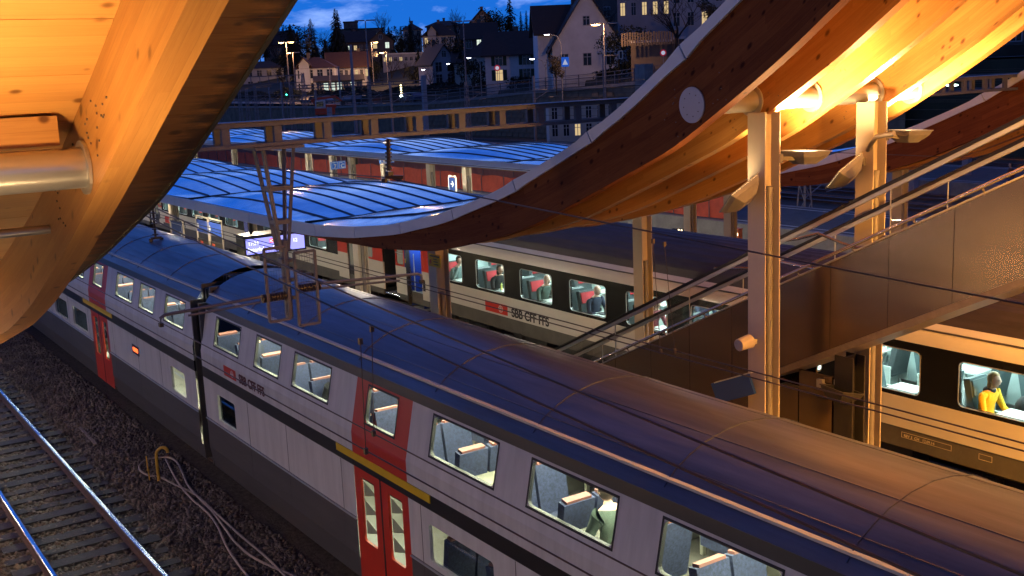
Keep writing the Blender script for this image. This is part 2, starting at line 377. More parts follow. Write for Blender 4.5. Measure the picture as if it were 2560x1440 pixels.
# ------------------------------------------------------------------ railway tracks
m_rust = pm('rail_rust', (.10, .06, .045), .7, .3, var=.3, scale=8)
m_head = pm('rail_polished', (.72, .74, .78), .16, 1.0, var=.05)
m_sleep = pm('sleeper_wood', (.022, .018, .019), .62, var=.7, scale=6, stretch=(6, 1, 6), bump=.4, bscale=18)
RP = [(-.07, -.172), (.07, -.172), (.07, -.155), (.012, -.135), (.012, -.045), (.036, -.03), (.036, -.004), (.03, 0), (-.03, 0), (-.036, -.004), (-.036, -.03), (-.012, -.045), (-.012, -.135), (-.07, -.155)]
def rail(x0, x1, y, parent):
    b = MB(); b.extr([(p[0], p[1]) for p in RP], x0, x1); b.m = [1 if i in (6, 7, 8) else 0 for i in range(len(b.f))]
    return b.build('rail', [m_rust, m_head], parent, loc=(0, y, 0))
slp = []
for q in range(3):
    b = MB(); w = .12+.02*q; hl = 1.27
    b.add([(sx*w*(1+rng.uniform(-.08, .08)), sy*hl, z) for z in (-.30, -.172+.004*q) for sx, sy in ((-1, -1), (1, -1), (1, 1), (-1, 1))],
          [(3, 2, 1, 0), (4, 5, 6, 7), (0, 1, 5, 4), (1, 2, 6, 5), (2, 3, 7, 6), (3, 0, 4, 7)]); slp.append(b.mesh('sleeper', m_sleep))
def track(y, x0, x1, label, s0=None, s1=None, pitch=.62):
    t = empty('railway_track', (0, y, 0), label, 'track', 'station tracks')
    for s in (-1, 1): rail(x0, x1, s*.7525, t)
    if s0 is not None:
        x = s0
        while x < s1:
            inst('sleeper', slp[random.randrange(3)], (x+random.uniform(-.02, .02), random.uniform(-.05, .05), random.uniform(-.006, .006)), t, (0, 0, random.uniform(-.012, .012))); x += pitch
    return t
track(3.95, -260, 8, 'railway track with gleaming rails and dark sleepers at lower left', -46, -12)
track(8.25, -260, 8, 'railway track under the red and white double-deck train')
track(18.4, -260, 8, 'railway track under the parked passenger coaches')
track(22.2, -260, 8, 'railway track between the parked coaches and the next platform')
track(32.4, -260, 8, 'empty track nearest the second platform, before the low stone edge', -75, -24)
track(36.1, -260, 8, 'empty track right below the platform edge with the red fence', -75, -24)
for i, y in enumerate((47, 51.5, 55.8, 70.2, 74.5)):
    track(y, -420, 0, 'yard track behind the red fence, number %s counting away from the fence' % ('one', 'two', 'three', 'four', 'five', 'six', 'seven')[i])

# ------------------------------------------------------------------ wave canopies
def spl(pts, sm=.5):
    p = np.array(sorted(pts)); xs = np.arange(p[0, 0], p[-1, 0], .05); z = np.interp(xs, p[:, 0], p[:, 1])
    w = int(sm/.05)*2+1; kx = np.hanning(w+2); kx /= kx.sum()
    z2 = np.convolve(np.pad(z, (len(kx)//2,), mode='reflect', reflect_type='odd'), kx, 'valid')
    return lambda x: np.interp(x, xs, z2[:len(xs)])
F_TOP = spl([(-300, 4.77), (-34.5, 4.77), (-25.6, 4.77), (-23.43, 4.81), (-21.43, 4.93), (-19.64, 5.13), (-17.7, 5.5), (-16.39, 5.85), (-15.68, 6.07), (-13.63, 6.86), (-12.56, 7.38), (-11.65, 7.92), (-10.9, 8.40), (-10.36, 8.74), (-4, 12.7), (4, 15.8)])
F_LOW = spl([(-300, 4.5), (-25.67, 4.5), (-23.44, 4.54), (-21.41, 4.69), (-19.5, 4.94), (-17.64, 5.32), (-15.57, 5.93), (-13.54, 6.75), (-12.39, 7.30), (-11.61, 7.77), (-10.9, 8.22), (-10.12, 8.72), (-4, 12.45), (4, 15.5)])
B_LOW = spl([(-300, 4.42), (-26, 4.45), (-22.1, 4.54), (-20.24, 4.58), (-17.96, 4.77), (-15.75, 5.25), (-14.79, 5.53), (-13.18, 6.16), (-11.39, 6.89), (-10.12, 7.62), (-9.34, 8.10), (-8.52, 8.68), (-4, 11.45), (4, 14.6)])
def swept(mb, xs, zt, zb, y0, y1, mi=0, u_off=0.0):
    """beam swept along X with its own grain coordinates"""
    d = np.concatenate([[0], np.cumsum(np.hypot(np.diff(xs), np.diff(zb)))])+u_off
    n = len(xs)
    def strip(A, B, va, vb):
        vs = [tuple(p) for p in A]+[tuple(p) for p in B]; uv = [(d[i], va[i]) for i in range(n)]+[(d[i], vb[i]) for i in range(n)]
        mb.add(vs, [(i, i+1, n+i+1, n+i) for i in range(n-1)], mi, uv)
    T0 = [(x, y0, z) for x, z in zip(xs, zt)]; B0 = [(x, y0, z) for x, z in zip(xs, zb)]
    T1 = [(x, y1, z) for x, z in zip(xs, zt)]; B1 = [(x, y1, z) for x, z in zip(xs, zb)]
    h = zt-zb; o = np.zeros(n)
    strip(B0, T0, o+y0*3, h+y0*3); strip(B0, B1, o+y0*3, o+y0*3-(y1-y0)); strip(B1, T1, o+y1*3, h+y1*3); strip(T0, T1, o, o+(y1-y0))
    for i in (0, n-1): mb.add([B0[i], B1[i], T1[i], T0[i]], [(0, 1, 2, 3)], mi)
PPITCH = 8.15
BOLT = MB(); BOLT.tube([(0, -.004, 0), (0, .004, 0)], .0085, 6); BOLT_ME = BOLT.mesh('bolt', pm('bolt_steel', (.16, .12, .10), .5, .5, var=0))
def hpost(x, y, ztop, parent, label=None):
    p = MB(); z0 = .54
    p.b2((x-.16, y-.15, z0), (x+.16, y-.128, ztop)); p.b2((x-.16, y+.128, z0), (x+.16, y+.15, ztop)); p.b2((x-.012, y-.128, z0), (x+.012, y+.128, ztop))
    o = p.build('post', m_post, parent, bevel=.004)
    d = MB(); d.tube([(x+.075, y+.02, z0), (x+.075, y+.02, ztop-1.05)], .05, 10); d.tube([(x+.075, y+.02, ztop-1.06), (x+.075, y+.02, ztop-1.0)], .056, 10)
    d.build('downpipe', m_steelpaint, o, smooth=40)
    return o
def wave(y0, dx, label, x_left, beams, posts, tube_x):
    W0 = empty('wave_canopy', (0, 0, 0), label, 'canopy', 'timber wave canopies')
    y1 = y0+5.9
    ft = lambda x: F_TOP(np.asarray(x)-dx); fl = lambda x: F_LOW(np.asarray(x)-dx); bl = lambda x: B_LOW(np.asarray(x)-dx)
    # fascia panels
    x = -3.0+dx
    while x > x_left:
        xa, xb = x-2.03+.012, x-.012; xs = np.linspace(xa, xb, 7); b = MB()
        # the panel ends are cut square to the curve
        for yy, s in ((y0-.045, 1), (y0-.004, 1)): pass
        vs = []; sl = np.gradient(ft(xs), xs)
        for yy in (y0-.045, y0-.003):
            for f, hh in ((fl, 0), (ft, 1)):
                for i, q in enumerate(xs):
                    z = float(f(q)); off = -(0.13 if hh else -.13)*sl[i]/(1+sl[i]**2)*(1 if i in (0, 6) else .0)
                    vs.append((q+off, yy, z))
        n = 7; fs = []
        for i in range(n-1):
            fs += [(i, i+1, n+i+1, n+i), (2*n+i, 3*n+i, 3*n+i+1, 2*n+i+1), (n+i, n+i+1, 3*n+i+1, 3*n+i), (i, 2*n+i, 2*n+i+1, i+1)]
        fs += [(0, n, 3*n, 2*n), (n-1, 2*n+n-1, 3*n+n-1, n+n-1)]
        b.add(vs, fs); b.build('fascia_panel', m_fascia, W0); x -= 2.03
    # glulam beams of the rising part
    for bi, (by, bo) in enumerate(beams):
        xs = np.linspace(-25.5+dx, -3.0+dx, 90); b = MB()
        swept(b, xs, fl(xs)+.10, np.minimum(bl(xs)+bo, fl(xs)+.02), by, by+.17, u_off=bi*13.7)
        b.build('beam', m_wood_dark if bi == 0 else m_wood, W0)
    # deck: boards seen from below, metal above
    xs = np.linspace(-16.0+dx, -3.0+dx, 40); b = MB(); swept(b, xs, ft(xs)-.03, fl(xs)+.105, y0+.0, y1, u_off=3)
    b.build('deck', m_wood_soff, W0)
    # straight part: soffit + edge beam far side
    xs = np.linspace(x_left, -16.02+dx, 60); b = MB(); swept(b, xs, fl(xs)+.17, fl(xs)+.105, y0, y1, u_off=5); b.build('deck', m_wood_soff, W0)
    b = MB(); swept(b, xs, ft(xs), fl(xs), y1, y1+.04); b.build('fascia', m_fascia, W0)
    b = MB(); xs2 = np.linspace(x_left, -24+dx, 12); swept(b, xs2, fl(xs2)+.1, fl(xs2)-.09, y0+.3, y0+.5); b.build('beam', m_wood, W0)
    # arched roof sheets with standing seams between black gutters
    g1 = -15.6+dx; ns = 9; nseg = 14
    ysp = np.linspace(y0+.06, y1-.06, ns+1); bay = 0; cache = {}
    while g1 > x_left+1:
        g0 = g1-8.4; flat = g1 < -22+dx
        def fall(y):
            q = max(0.0, min(1.0, min((y-y0-.03)/1.3, (y1-.03-y)/1.0))); return q*q*(3-2*q)
        def zr(t, y): return float(ft(g0+(g1-g0)*t))-.012 + .30*math.sin(PI*t)**.9*(1.12-.24*t)*fall(y)
        ts = np.linspace(.012, .988, nseg+1)
        for j in range(ns):
            if flat and ('s', j) in cache: me = cache[('s', j)]
            else:
                b = MB(); jit = rng.uniform(-.004, .004, (nseg+1, 3)); jit[:, 0] = jit[:, 2] = 0
                vs = [((g0+(g1-g0)*t)-g0, yy, zr(t, yy)+jit[i, q]) for q, yy in enumerate((ysp[j]+.002, (ysp[j]+ysp[j+1])/2, ysp[j+1]-.002)) for i, t in enumerate(ts)]
                m = nseg+1; b.add(vs, [(k2*m+i, k2*m+i+1, k2*m+m+i+1, k2*m+m+i) for i in range(nseg) for k2 in (0, 1)])
                me = b.mesh('roof_sheet', m_sheet, 60)
                if flat: cache[('s', j)] = me
            inst('roof_sheet', me, (g0, 0, 0), W0)
        for j in range(1, ns):
            if flat and ('r', j) in cache: me = cache[('r', j)]
            else:
                b = MB(); prev = None
                for t in ts:
                    q = ((g1-g0)*t, 0, zr(t, ysp[j])+.012)
                    if prev: b.bar(prev, q, .034, .022)
                    prev = q
                me = b.mesh('standing_seam', m_seam)
                if flat: cache[('r', j)] = me
            inst('standing_seam', me, (g0, ysp[j], 0), W0)
        b = MB(); zz = float(ft(g1)); b.b2((g1-.05, y0+.05, zz-.04), (g1+.05, y1-.05, zz+.02)); b.build('gutter', m_black, W0)
        g1 = g0; bay += 1
    # cross tubes through the beams
    for tx, ys_, tz in tube_x:
        b = MB(); b.tube([(tx, y0-.006, tz), (tx, ys_, tz)], .15, 28); tb = b.build('cross_tube', m_tube, W0, smooth=40)
        b = MB(); b.tube([(tx, y0-.022, tz), (tx, y0-.004, tz)], .235, 40); pl = b.build('end_plate', pm('end_plate_paint', (.46, .43, .45), .55, .2, var=.06), W0, smooth=30)
        for q in range(8):
            a = q*PI/4+.2; inst('bolt', BOLT_ME, (tx+.15*math.cos(a), y0-.022, tz+.15*math.sin(a)), pl)
        for by, bo in beams[1:]:
            b = MB(); n = 36
            vs = [(tx+r*math.cos(2*PI*i/n), yy, tz+r*math.sin(2*PI*i/n)) for yy in (by-.025, by-.002) for r in (.152, .215) for i in range(n)]
            fs = []
            for i in range(n):
                k2 = (i+1) % n; fs += [(i, k2, n+k2, n+i), (2*n+i, 3*n+i, 3*n+k2, 2*n+k2), (n+i, n+k2, 3*n+k2, 3*n+i)]
            b.add(vs, fs); b.build('flange', m_tube, W0, smooth=30)
        for by, bo in beams[:1]+beams[1:]:          # bolts scattered round the joint
            for q in range(16):
                bx, bz = tx+random.choice((-1, 1))*random.uniform(.28, .62), tz+random.uniform(-.42, .42)+.0
                if bz > float(bl(bx)+bo)+.06 and bz < float(fl(bx))-.05: inst('bolt', BOLT_ME, (bx, by-.003, bz), W0)
    for px, py, pz in posts: hpost(px, py, pz, W0)
    return W0
beams2 = [(10.3, 0), (11.4, .02), (12.6, .05), (13.95, .05), (14.85, .13)]
posts2 = [(-2.7, 11.36, 11.4), (-2.7, 13.6, 11.4), (-10.72, 11.36, 7.33), (-10.72, 13.6, 7.36), (-19.1, 11.0, 4.75), (-19.0, 16.25, 4.72), (-27.3, 13.3, 4.6), (-35.4, 13.3, 4.6), (-43.6, 13.3, 4.6), (-51.7, 13.3, 4.6), (-59.9, 13.3, 4.6)]
wave(10.3, 0, 'big timber wave canopy sweeping down to blue roof above the parked coaches', -100, beams2, posts2, [(-10.98, 15.0, 7.48)])
beams3 = [(22.8, 0), (23.95, .02), (25.1, .05), (26.4, .05), (27.4, .13)]
posts3 = [(x, 26.0, 4.6) for x in (-26.0, -28.1, -36, -42.2, -45.4, -50.0, -53.7, -56.0, -59.2, -63.1, -71, -79, -87)]
posts3 = [p for p in posts3 if p[0] < -30]+[(-27.9, 26, 4.6), (-26.0, 26, 4.6), (-19.5, 26, 5.2), (-12.5, 24.5, 7.4)]
wave(22.8, -1.8, 'farther timber wave canopy with pale edge behind the escalator', -130, beams3, posts3, [(-12.8, 27.5, 7.48)])

# near wave over the camera's own side
S1 = spl([(-60, 4.6), (-22, 4.7), (-18, 4.95), (-15, 5.45), (-13.33, 5.88), (-11.65, 6.37), (-9.6, 7.06), (-9.1, 7.26), (-8.04, 7.73), (-7.09, 8.18), (-6.46, 8.48), (-3, 10.15), (4, 13.2)], .5)
B1 = spl([(-60, 4.2), (-22, 4.3), (-18, 4.45), (-15.5, 4.8), (-13.49, 5.22), (-11.33, 5.81), (-10.19, 6.20), (-8.77, 6.78), (-7.68, 7.27), (-7.36, 7.42), (-6.17, 8.0), (-5.35, 8.4), (-3, 9.55), (4, 12.6)], .5)
W1 = empty('wave_canopy', (0, 0, 0), 'near timber wave canopy with glowing soffit filling the upper left', 'canopy', 'timber wave canopies')
xs = np.linspace(-24, 1.0, 110)
for by in (1.8, -1.6):
    b = MB(); swept(b, xs, S1(xs)+.02, B1(xs), by, by+.2, u_off=by*5); b.build('beam', m_wood, W1)
def soffit(y0, y1, mat, pitch, x0=-24.0, x1=.9):
    x = x0
    while x < x1:
        xa, xb = x+.0035, x+pitch-.0035; za, zb = float(S1(xa)), float(S1(xb)); th = .045; b = MB()
        vs = [(xa, y0, za), (xb, y0, zb), (xb, y1, zb), (xa, y1, za)]
        b.add(vs, [(0, 1, 2, 3)], 0, [(y0, xa), (y0, xb), (y1, xb), (y1, xa)])
        up = [(p[0], p[1], p[2]+th) for p in vs]
        b.add(up, [(3, 2, 1, 0)], 0, [(y0, xa), (y0, xb), (y1, xb), (y1, xa)])
        for i in range(4):
            j = (i+1) % 4; b.add([vs[i], vs[j], up[j], up[i]], [(0, 1, 2, 3)], 0, [(0, 0), (1, 0), (1, .04), (0, .04)])
        b.build('soffit_board', mat, W1); x += pitch
soffit(-1.39, 1.797, m_wood_soff, .62); soffit(2.003, 2.8, m_wood_stain, .62)
xs = np.linspace(-24, 1, 90); b = MB(); swept(b, xs, S1(xs)+.16, S1(xs)+.047, -1.6, 2.82); b.build('roof_deck', m_dark, W1)
b = MB(); swept(b, xs, S1(xs)+.14, S1(xs)-.012, 2.802, 2.835); b.build('edge_trim', m_dark, W1)
b = MB(); zc = float(S1(-7.83)); b.b2((-8.0, -1.38, 7.66), (-7.72, 1.66, zc+.02), grain=1)
b.build('cross_beam', m_wood, W1, bevel=.006)
b = MB(); b.tube([(-7.7, -1.3, 7.505), (-7.7, 1.79, 7.505)], .135, 40); b.build('cross_tube', m_tube, W1, smooth=40)
b = MB(); n = 40
vs = [(-7.7+r*math.cos(2*PI*i/n), yy, 7.505+r*math.sin(2*PI*i/n)) for yy in (1.775, 1.797) for r in (.137, .178) for i in range(n)]; fs = []
for i in range(n):
    k2 = (i+1) % n; fs += [(i, k2, n+k2, n+i), (n+i, n+k2, 3*n+k2, 3*n+i), (i, 2*n+i, 2*n+k2, k2)]
b.add(vs, fs); b.build('flange', m_tube, W1, smooth=30)
b = MB(); b.tube([(-9.06, -1.3, 6.97), (-9.06, 1.81, 6.97)], .035, 16); b.build('tie_rod', m_tube, W1, smooth=40)
for q in range(46):
    bx = -7.7+random.uniform(-1.0, .75); bz = float(S1(bx))-random.uniform(.07, .5)
    if math.hypot(bx+7.7, bz-7.505) > .22 and bz > float(B1(bx))+.08: inst('bolt', BOLT_ME, (bx, 1.796, bz), W1)
for px, py in ((-7.7, .3), (-15.8, .3), (-23.7, .3), (1.0, .1)):
    hpost(px, py, float(B1(px))-.0, W1)
# ------------------------------------------------------------------ people
def ball(mb, c, r, nu=12, nv=8, mi=0, fn=None):
    vs = []; fs = []
    for j in range(nv+1):
        ph = PI*j/nv
        for i in range(nu):
            th = 2*PI*i/nu; p = [math.sin(ph)*math.cos(th), math.sin(ph)*math.sin(th), math.cos(ph)]
            if fn: p = fn(p)
            vs.append((c[0]+p[0]*r[0], c[1]+p[1]*r[1], c[2]+p[2]*r[2]))
    for j in range(nv):
        for i in range(nu):
            fs.append((j*nu+i, j*nu+(i+1) % nu, (j+1)*nu+(i+1) % nu, (j+1)*nu+i))
    mb.add(vs, fs, mi)
m_skin = pm('skin', (.52, .33, .25), .55, var=.08)
def skinned(joints, edges, root=0):
    me = bpy.data.meshes.new('s'); me.from_pydata([j[0] for j in joints], edges, [])
    o = bpy.data.objects.new('s', me); COL.objects.link(o)
    md = o.modifiers.new('skin', 'SKIN'); md.use_smooth_shade = True
    for i, j in enumerate(joints):
        sv = me.skin_vertices[0].data[i]; r = j[1]; sv.radius = r if isinstance(r, tuple) else (r, r); sv.use_root = (i == root)
    s2 = o.modifiers.new('sub', 'SUBSURF'); s2.levels = 1; s2.render_levels = 1
    out = bpy.data.meshes.new_from_object(o.evaluated_get(bpy.context.evaluated_depsgraph_get()))
    bpy.data.objects.remove(o); bpy.data.meshes.remove(me); return out
def person(label, loc, rz, top, hair, legs, pose='sit', phone=False, lean=.06, group=None, scale=1.0, grp=None):
    P = empty('person', loc, label, 'person', grp, rz); P.scale = (scale*(1.1 if pose == 'sit' else 1),)*3
    if pose == 'sit':
        J = [((0, 0, .10), (.15, .13)), ((.02, 0, .26), (.145, .115)), ((.03+lean*.6, 0, .42), (.165, .12)), ((.02+lean, 0, .54), (.09, .08)), ((.035+lean*1.2, 0, .60), (.052, .052)), ((.05+lean*1.3, 0, .66), (.05, .05))]
        E = [(0, 1), (1, 2), (2, 3), (3, 4), (4, 5)]
        for s in (-1, 1):
            b = len(J)
            if phone and s == -1: arm = [((lean, s*.2, .50), .07), ((.16+lean, s*.26, .26), .052), ((.17+lean, s*.11, .55), .036), ((.16+lean, s*.085, .62), .034)]
            else: arm = [((lean, s*.2, .50), .07), ((.10+lean, s*.26, .24), .052), ((.33+lean, s*.13, .21), .036), ((.40+lean, s*.11, .205), .036)]
            J += arm; E += [(3, b), (b, b+1), (b+1, b+2), (b+2, b+3)]
            b = len(J); J += [((.10, s*.10, .08), .095), ((.46, s*.11, .10), .068), ((.46, s*.11, -.34), .045), ((.58, s*.11, -.38), .038)]
            E += [(0, b), (b, b+1), (b+1, b+2), (b+2, b+3)]
    else:
        J = [((0, 0, .92), (.15, .12)), ((0, 0, 1.08), (.15, .11)), ((.0, 0, 1.26), (.18, .12)), ((0, 0, 1.40), (.09, .08)), ((.01, 0, 1.47), (.052, .052)), ((.02, 0, 1.53), (.05, .05))]
        E = [(0, 1), (1, 2), (2, 3), (3, 4), (4, 5)]
        for s in (-1, 1):
            b = len(J); J += [((0, s*.2, 1.36), .068), ((-.02, s*.25, 1.10), .05), ((.06, s*.24, .86), .036), ((.08, s*.23, .78), .034)]; E += [(3, b), (b, b+1), (b+1, b+2), (b+2, b+3)]
            b = len(J); J += [((0, s*.10, .88), .095), ((.02, s*.10, .48), .068), ((-.01, s*.10, .08), .048), ((.12, s*.11, .045), .04)]; E += [(0, b), (b, b+1), (b+1, b+2), (b+2, b+3)]
    me = skinned(J, E)
    mb = MB(); nv = len(me.vertices)
    co = np.zeros(nv*3); me.vertices.foreach_get('co', co); co = co.reshape(-1, 3)
    zl = .10 if pose == 'sit' else .92
    zn = J[4][0][2]-.015
    hands = [np.array(J[9][0]), np.array(J[17][0])]; feet = -.30 if pose == 'sit' else .09
    mi = []
    for pl in me.polygons:
        c = co[list(pl.vertices)].mean(0)
        if min(np.linalg.norm(c-h) for h in hands) < .06 or c[2] > zn: q = 0
        elif c[2] < feet: q = 3
        elif (c[2] < zl+.06 and (c[0] > .16 if pose == 'sit' else True)) and not (pose == 'sit' and c[2] > .185): q = 2
        else: q = 1
        mi.append(q)
    mb.v = [tuple(q) for q in co]; mb.uv = [(q[0], q[2]) for q in co]; mb.f = [tuple(pl.vertices) for pl in me.polygons]; mb.m = mi
    hc = np.array(J[5][0])+np.array((.02, 0, .085))
    def face(p):
        q = list(p)
        if q[2] < -.2: q[1] *= 1+.32*(q[2]+.2); q[0] *= 1+(.1 if q[0] > 0 else .35)*(q[2]+.2)
        if q[0] > .75 and -.25 < q[2] < .15 and abs(q[1]) < .4: q[0] += .16
        return q
    ball(mb, hc, (.10, .078, .122), 16, 12, 0, face)
    for s in (-1, 1): ball(mb, hc+np.array((-.01, s*.078, -.005)), (.022, .012, .032), 6, 4, 0)
    for hi, h in enumerate(hands):
        s = -1 if hi == 0 else 1; d = np.array((0.03, 0, .0))
        up_ = phone and hi == 0
        fwdv = np.array((0.1, 0.2*s*-1, 1.0)) if up_ else (np.array((1, -.25*s, -.12)) if pose == 'sit' else np.array((.25, 0, -1)))
        fwdv = fwdv/np.linalg.norm(fwdv); side = np.array((0, 1.0, 0)) if not up_ else np.array((1.0, 0, 0))
        for q, ln in enumerate((.062, .072, .076, .068)):
            o = h+side*(-.027+.018*q)+fwdv*.01; k1 = o+fwdv*ln*.6; k2 = k1+fwdv*ln*.35+np.array((0, 0, -.02))
            mb.tube([o, k1, k2], [.0095, .009, .007], 5, 0)
        o = h+side*(-s*.03); mb.tube([o, o+fwdv*.03+side*(-s*.025), o+fwdv*.055+side*(-s*.03)], [.011, .01, .008], 5, 0)
    m_eye = pm('eye_dark', (.02, .015, .012), .3, var=0)
    mats = [m_skin, top, legs, pm('shoe_leather', (.05, .035, .02), .5)]
    mb.build('body', mats, P, smooth=70); bpy.data.meshes.remove(me)
    fb = MB()
    for s in (-1, 1): ball(fb, hc+np.array((.088, s*.03, .008)), (.012, .014, .008), 6, 4, 0); fb.bar(hc+np.array((.095, s*.018, .026)), hc+np.array((.085, s*.048, .024)), .008, .008)
    fb.bar(hc+np.array((.095, -.025, -.058)), hc+np.array((.095, .025, -.058)), .012, .008)
    fb.build('face_features', m_eye, P)
    if hair is not None:
        hb = MB()
        def cap(p):
            q = list(p)
            if q[0] > .25 and q[2] < .45: return [.25+(q[0]-.25)*.2, q[1]*.8, q[2]*.9+.1]
            return q
        ball(hb, hc+np.array((-.014, 0, .024)), (.112, .094, .124), 14, 10, 0, cap)
        if hair[1]: ball(hb, hc+np.array((-.05, 0, -.07)), (.065, .085, .11), 12, 8)
        hb.build('hair', hair[0], P, smooth=60)
    return P
def cloth(n, c, v=.2): return pm('cloth_'+n, c, .9, var=v, scale=12, bump=.15, bscale=60)
hair_d = pm('hair_dark', (.025, .017, .012), .5, var=.2, scale=40); hair_b = pm('hair_blond', (.27, .165, .06), .5, var=.2, scale=40)

# ------------------------------------------------------------------ parked coaches
m_white = pm('coach_white', (.66, .63, .58), .35, var=.07, scale=1.2, stretch=(1, 1, 3), coat=.2)
m_band = pm('coach_black_band', (.008, .008, .009), .22, var=.1)
m_skirt = pm('coach_grey_skirt', (.10, .095, .088), .5, var=.2, scale=2.5)
m_red = pm('coach_red', (.58, .035, .015), .35, var=.07, scale=2, coat=.2)
m_blue = pm('vestibule_blue', (.015, .04, .26), .4, var=.1)
m_roofp = pm('coach_roof_ribbed', (.055, .045, .05), .5, .2, var=.25, scale=1.5, stretch=(1, 4, 4))
m_int = pm('interior_grey', (.42, .52, .52), .6, var=.06); m_shell = pm('seat_shell', (.52, .60, .56), .4, var=.05)
m_seat = pm('seat_fabric', (.05, .062, .066), .85, var=.2, scale=20); m_seatl = pm('seat_leather', (.075, .115, .125), .4, var=.1)
m_hred = pm('headrest_red', (.36, .010, .018), .7, var=.12, scale=10); m_floor = pm('coach_floor', (.06, .065, .07), .6)
m_frame = pm('window_frame_alu', (.58, .60, .60), .3, .6, var=.05)
m_lite = emit('coach_fluorescent', (.72, 1.0, .93), 26.0)
m_table = pm('table_top', (.62, .66, .64), .35, var=.04)
def ring_mesh(w, h, r, t, name, mat, dep=.012):
    o_ = rrect(w+2*t, h+2*t, r+t); i_ = rrect(w, h, r); n = len(o_); b = MB()
    vs = [(p[0], y, p[1]) for y in (-dep, 0) for L_ in (o_, i_) for p in L_]; fs = []
    for i in range(n):
        j = (i+1) % n; fs += [(i, j, n+j, n+i), (i, 2*n+i, 2*n+j, j), (n+i, n+j, 3*n+j, 3*n+i)]
    b.add(vs, fs); return b.mesh(name, mat)
def pane_mesh(w, h, r, name, mat):
    p = rrect(w, h, r); b = MB(); n = len(p)
    b.add([(q[0], -.003, q[1]) for q in p]+[(q[0], .003, q[1]) for q in p], [tuple(range(n)), tuple(range(2*n-1, n-1, -1))]+[(i, (i+1) % n, n+(i+1) % n, n+i) for i in range(n)])
    return b.mesh(name, mat)
WW, WH = 1.46, .80
RING = ring_mesh(WW-.0, WH, .09, .018, 'frame', m_frame); PANE = pane_mesh(WW, WH, .09, 'window', m_glass)
def seat_meshes(mat, hmat):
    b = MB(); b.box((.30, 0, .40), (.52, .50, .13)); b.box((.02, 0, .80), (.13, .50, .80), Rm=Matrix.Rotation(R(-12), 3, 'Y'))
    for s in (-1, 1): b.box((.28, s*.28, .52), (.46, .05, .06), 1); b.box((.28, s*.285, .34), (.46, .03, .34), 1)
    b.box((.25, 0, .16), (.12, .30, .32), 1)
    sm = b.mesh('seat', [mat, m_shell]); h = MB(); h.box((.015, 0, 1.02), (.10, .42, .28), Rm=Matrix.Rotation(R(-12), 3, 'Y')); hm = h.mesh('headrest', hmat)
    return sm, hm
SEAT, HEADR = seat_meshes(m_seat, m_hred); SEATL, HEADL = seat_meshes(m_seatl, m_seatl)
for me in (SEAT, SEATL, HEADR, HEADL):
    pass
b = MB(); b.bar((-.26, 0, 0), (-.04, 0, 1.02), .06, .05); b.bar((.26, 0, 0), (.04, 0, 1.02), .06, .05); b.box((0, 0, 1.04), (.14, .07, .1)); b.box((0, 0, .34), (.5, .05, .05)); SHELLA = b.mesh('partition_frame', m_shell)
b = MB(); b.box((0, 0, .71), (.62, .5, .03)); b.box((0, .16, .35), (.06, .06, .70)); TABLE = b.mesh('table', m_table)
def logo(x, y, z, w, h, parent):
    b = MB(); b.b2((x, y-.004, z), (x+w, y-.001, z+h)); o = b.build('logo', pm('logo_red', (.62, .03, .01), .4, var=.03), parent)
    s = h*.36; cx, cz = x+w*.70, z+h/2; c = MB(); yy = y-.007
    def q(pts): c.add([(cx+p[0]*s, yy, cz+p[1]*s) for p in pts], [tuple(range(len(pts)))])
    t = .13
    q([(-t, -1), (t, -1), (t, 1), (-t, 1)]); q([(-1.1, -t), (-t, -t), (-t, t), (-1.1, t)]); q([(t, -t), (1.1, -t), (1.1, t), (t, t)])
    for sx in (-1, 1):
        for sz in (-1, 1): q([(sx*1.1, sz*.0), (sx*.62, sz*.85), (sx*.32, sz*.85), (sx*.8, sz*.0)])
    c.build('emblem', pm('logo_white', (.8, .78, .74), .4, var=0), o)
def lettering(txt, x, y, z, size, parent, mat, bold=.01):
    me = text_mesh(txt, size, mat, bold); return inst('lettering', me, (x, y, z), parent, (PI/2, 0, 0))
def roof_profile(yc):
    pts = [(yc-1.12, 3.20)]; n = 15
    for i in range(n):
        t0 = i/n; a = lambda t: (yc-1.10+2.2*t, 3.22+.78*math.sin(PI*min(1, max(0, t)))**.62)
        p = a(t0+.02); q = a(t0+.6/n); r = a(t0+.68/n); s_ = a(t0+.98/n)
        pts += [(p[0], p[1]+.028), (q[0], q[1]+.028), (r[0], r[1]), (s_[0], s_[1])]
    return pts+[(yc+1.12, 3.20)]
def wheelset(x, y, parent):
    b = MB()
    for s in (-1, 1): b.tube([(x, y+s*.75-.06, .46), (x, y+s*.75+.06, .46)], .46, 22)
    b.tube([(x, y-.8, .46), (x, y+.8, .46)], .07, 8); return b.build('wheel', m_rust, parent, smooth=40)
def bogie(x, y, parent):
    b = MB()
    for s in (-1, 1):
        b.box((x, y+s*1.02, .55), (3.0, .14, .22))
        for q in (-1.25, 1.25): b.box((x+q, y+s*1.04, .45), (.34, .2, .34))
        for q in (-.35, .35): b.tube([(x+q, y+s*1.05, .5), (x+q, y+s*1.05, .95)], .1, 10)
    o = b.build('bogie', m_dark, parent); wheelset(x-1.25, y, o); wheelset(x+1.25, y, o); return o
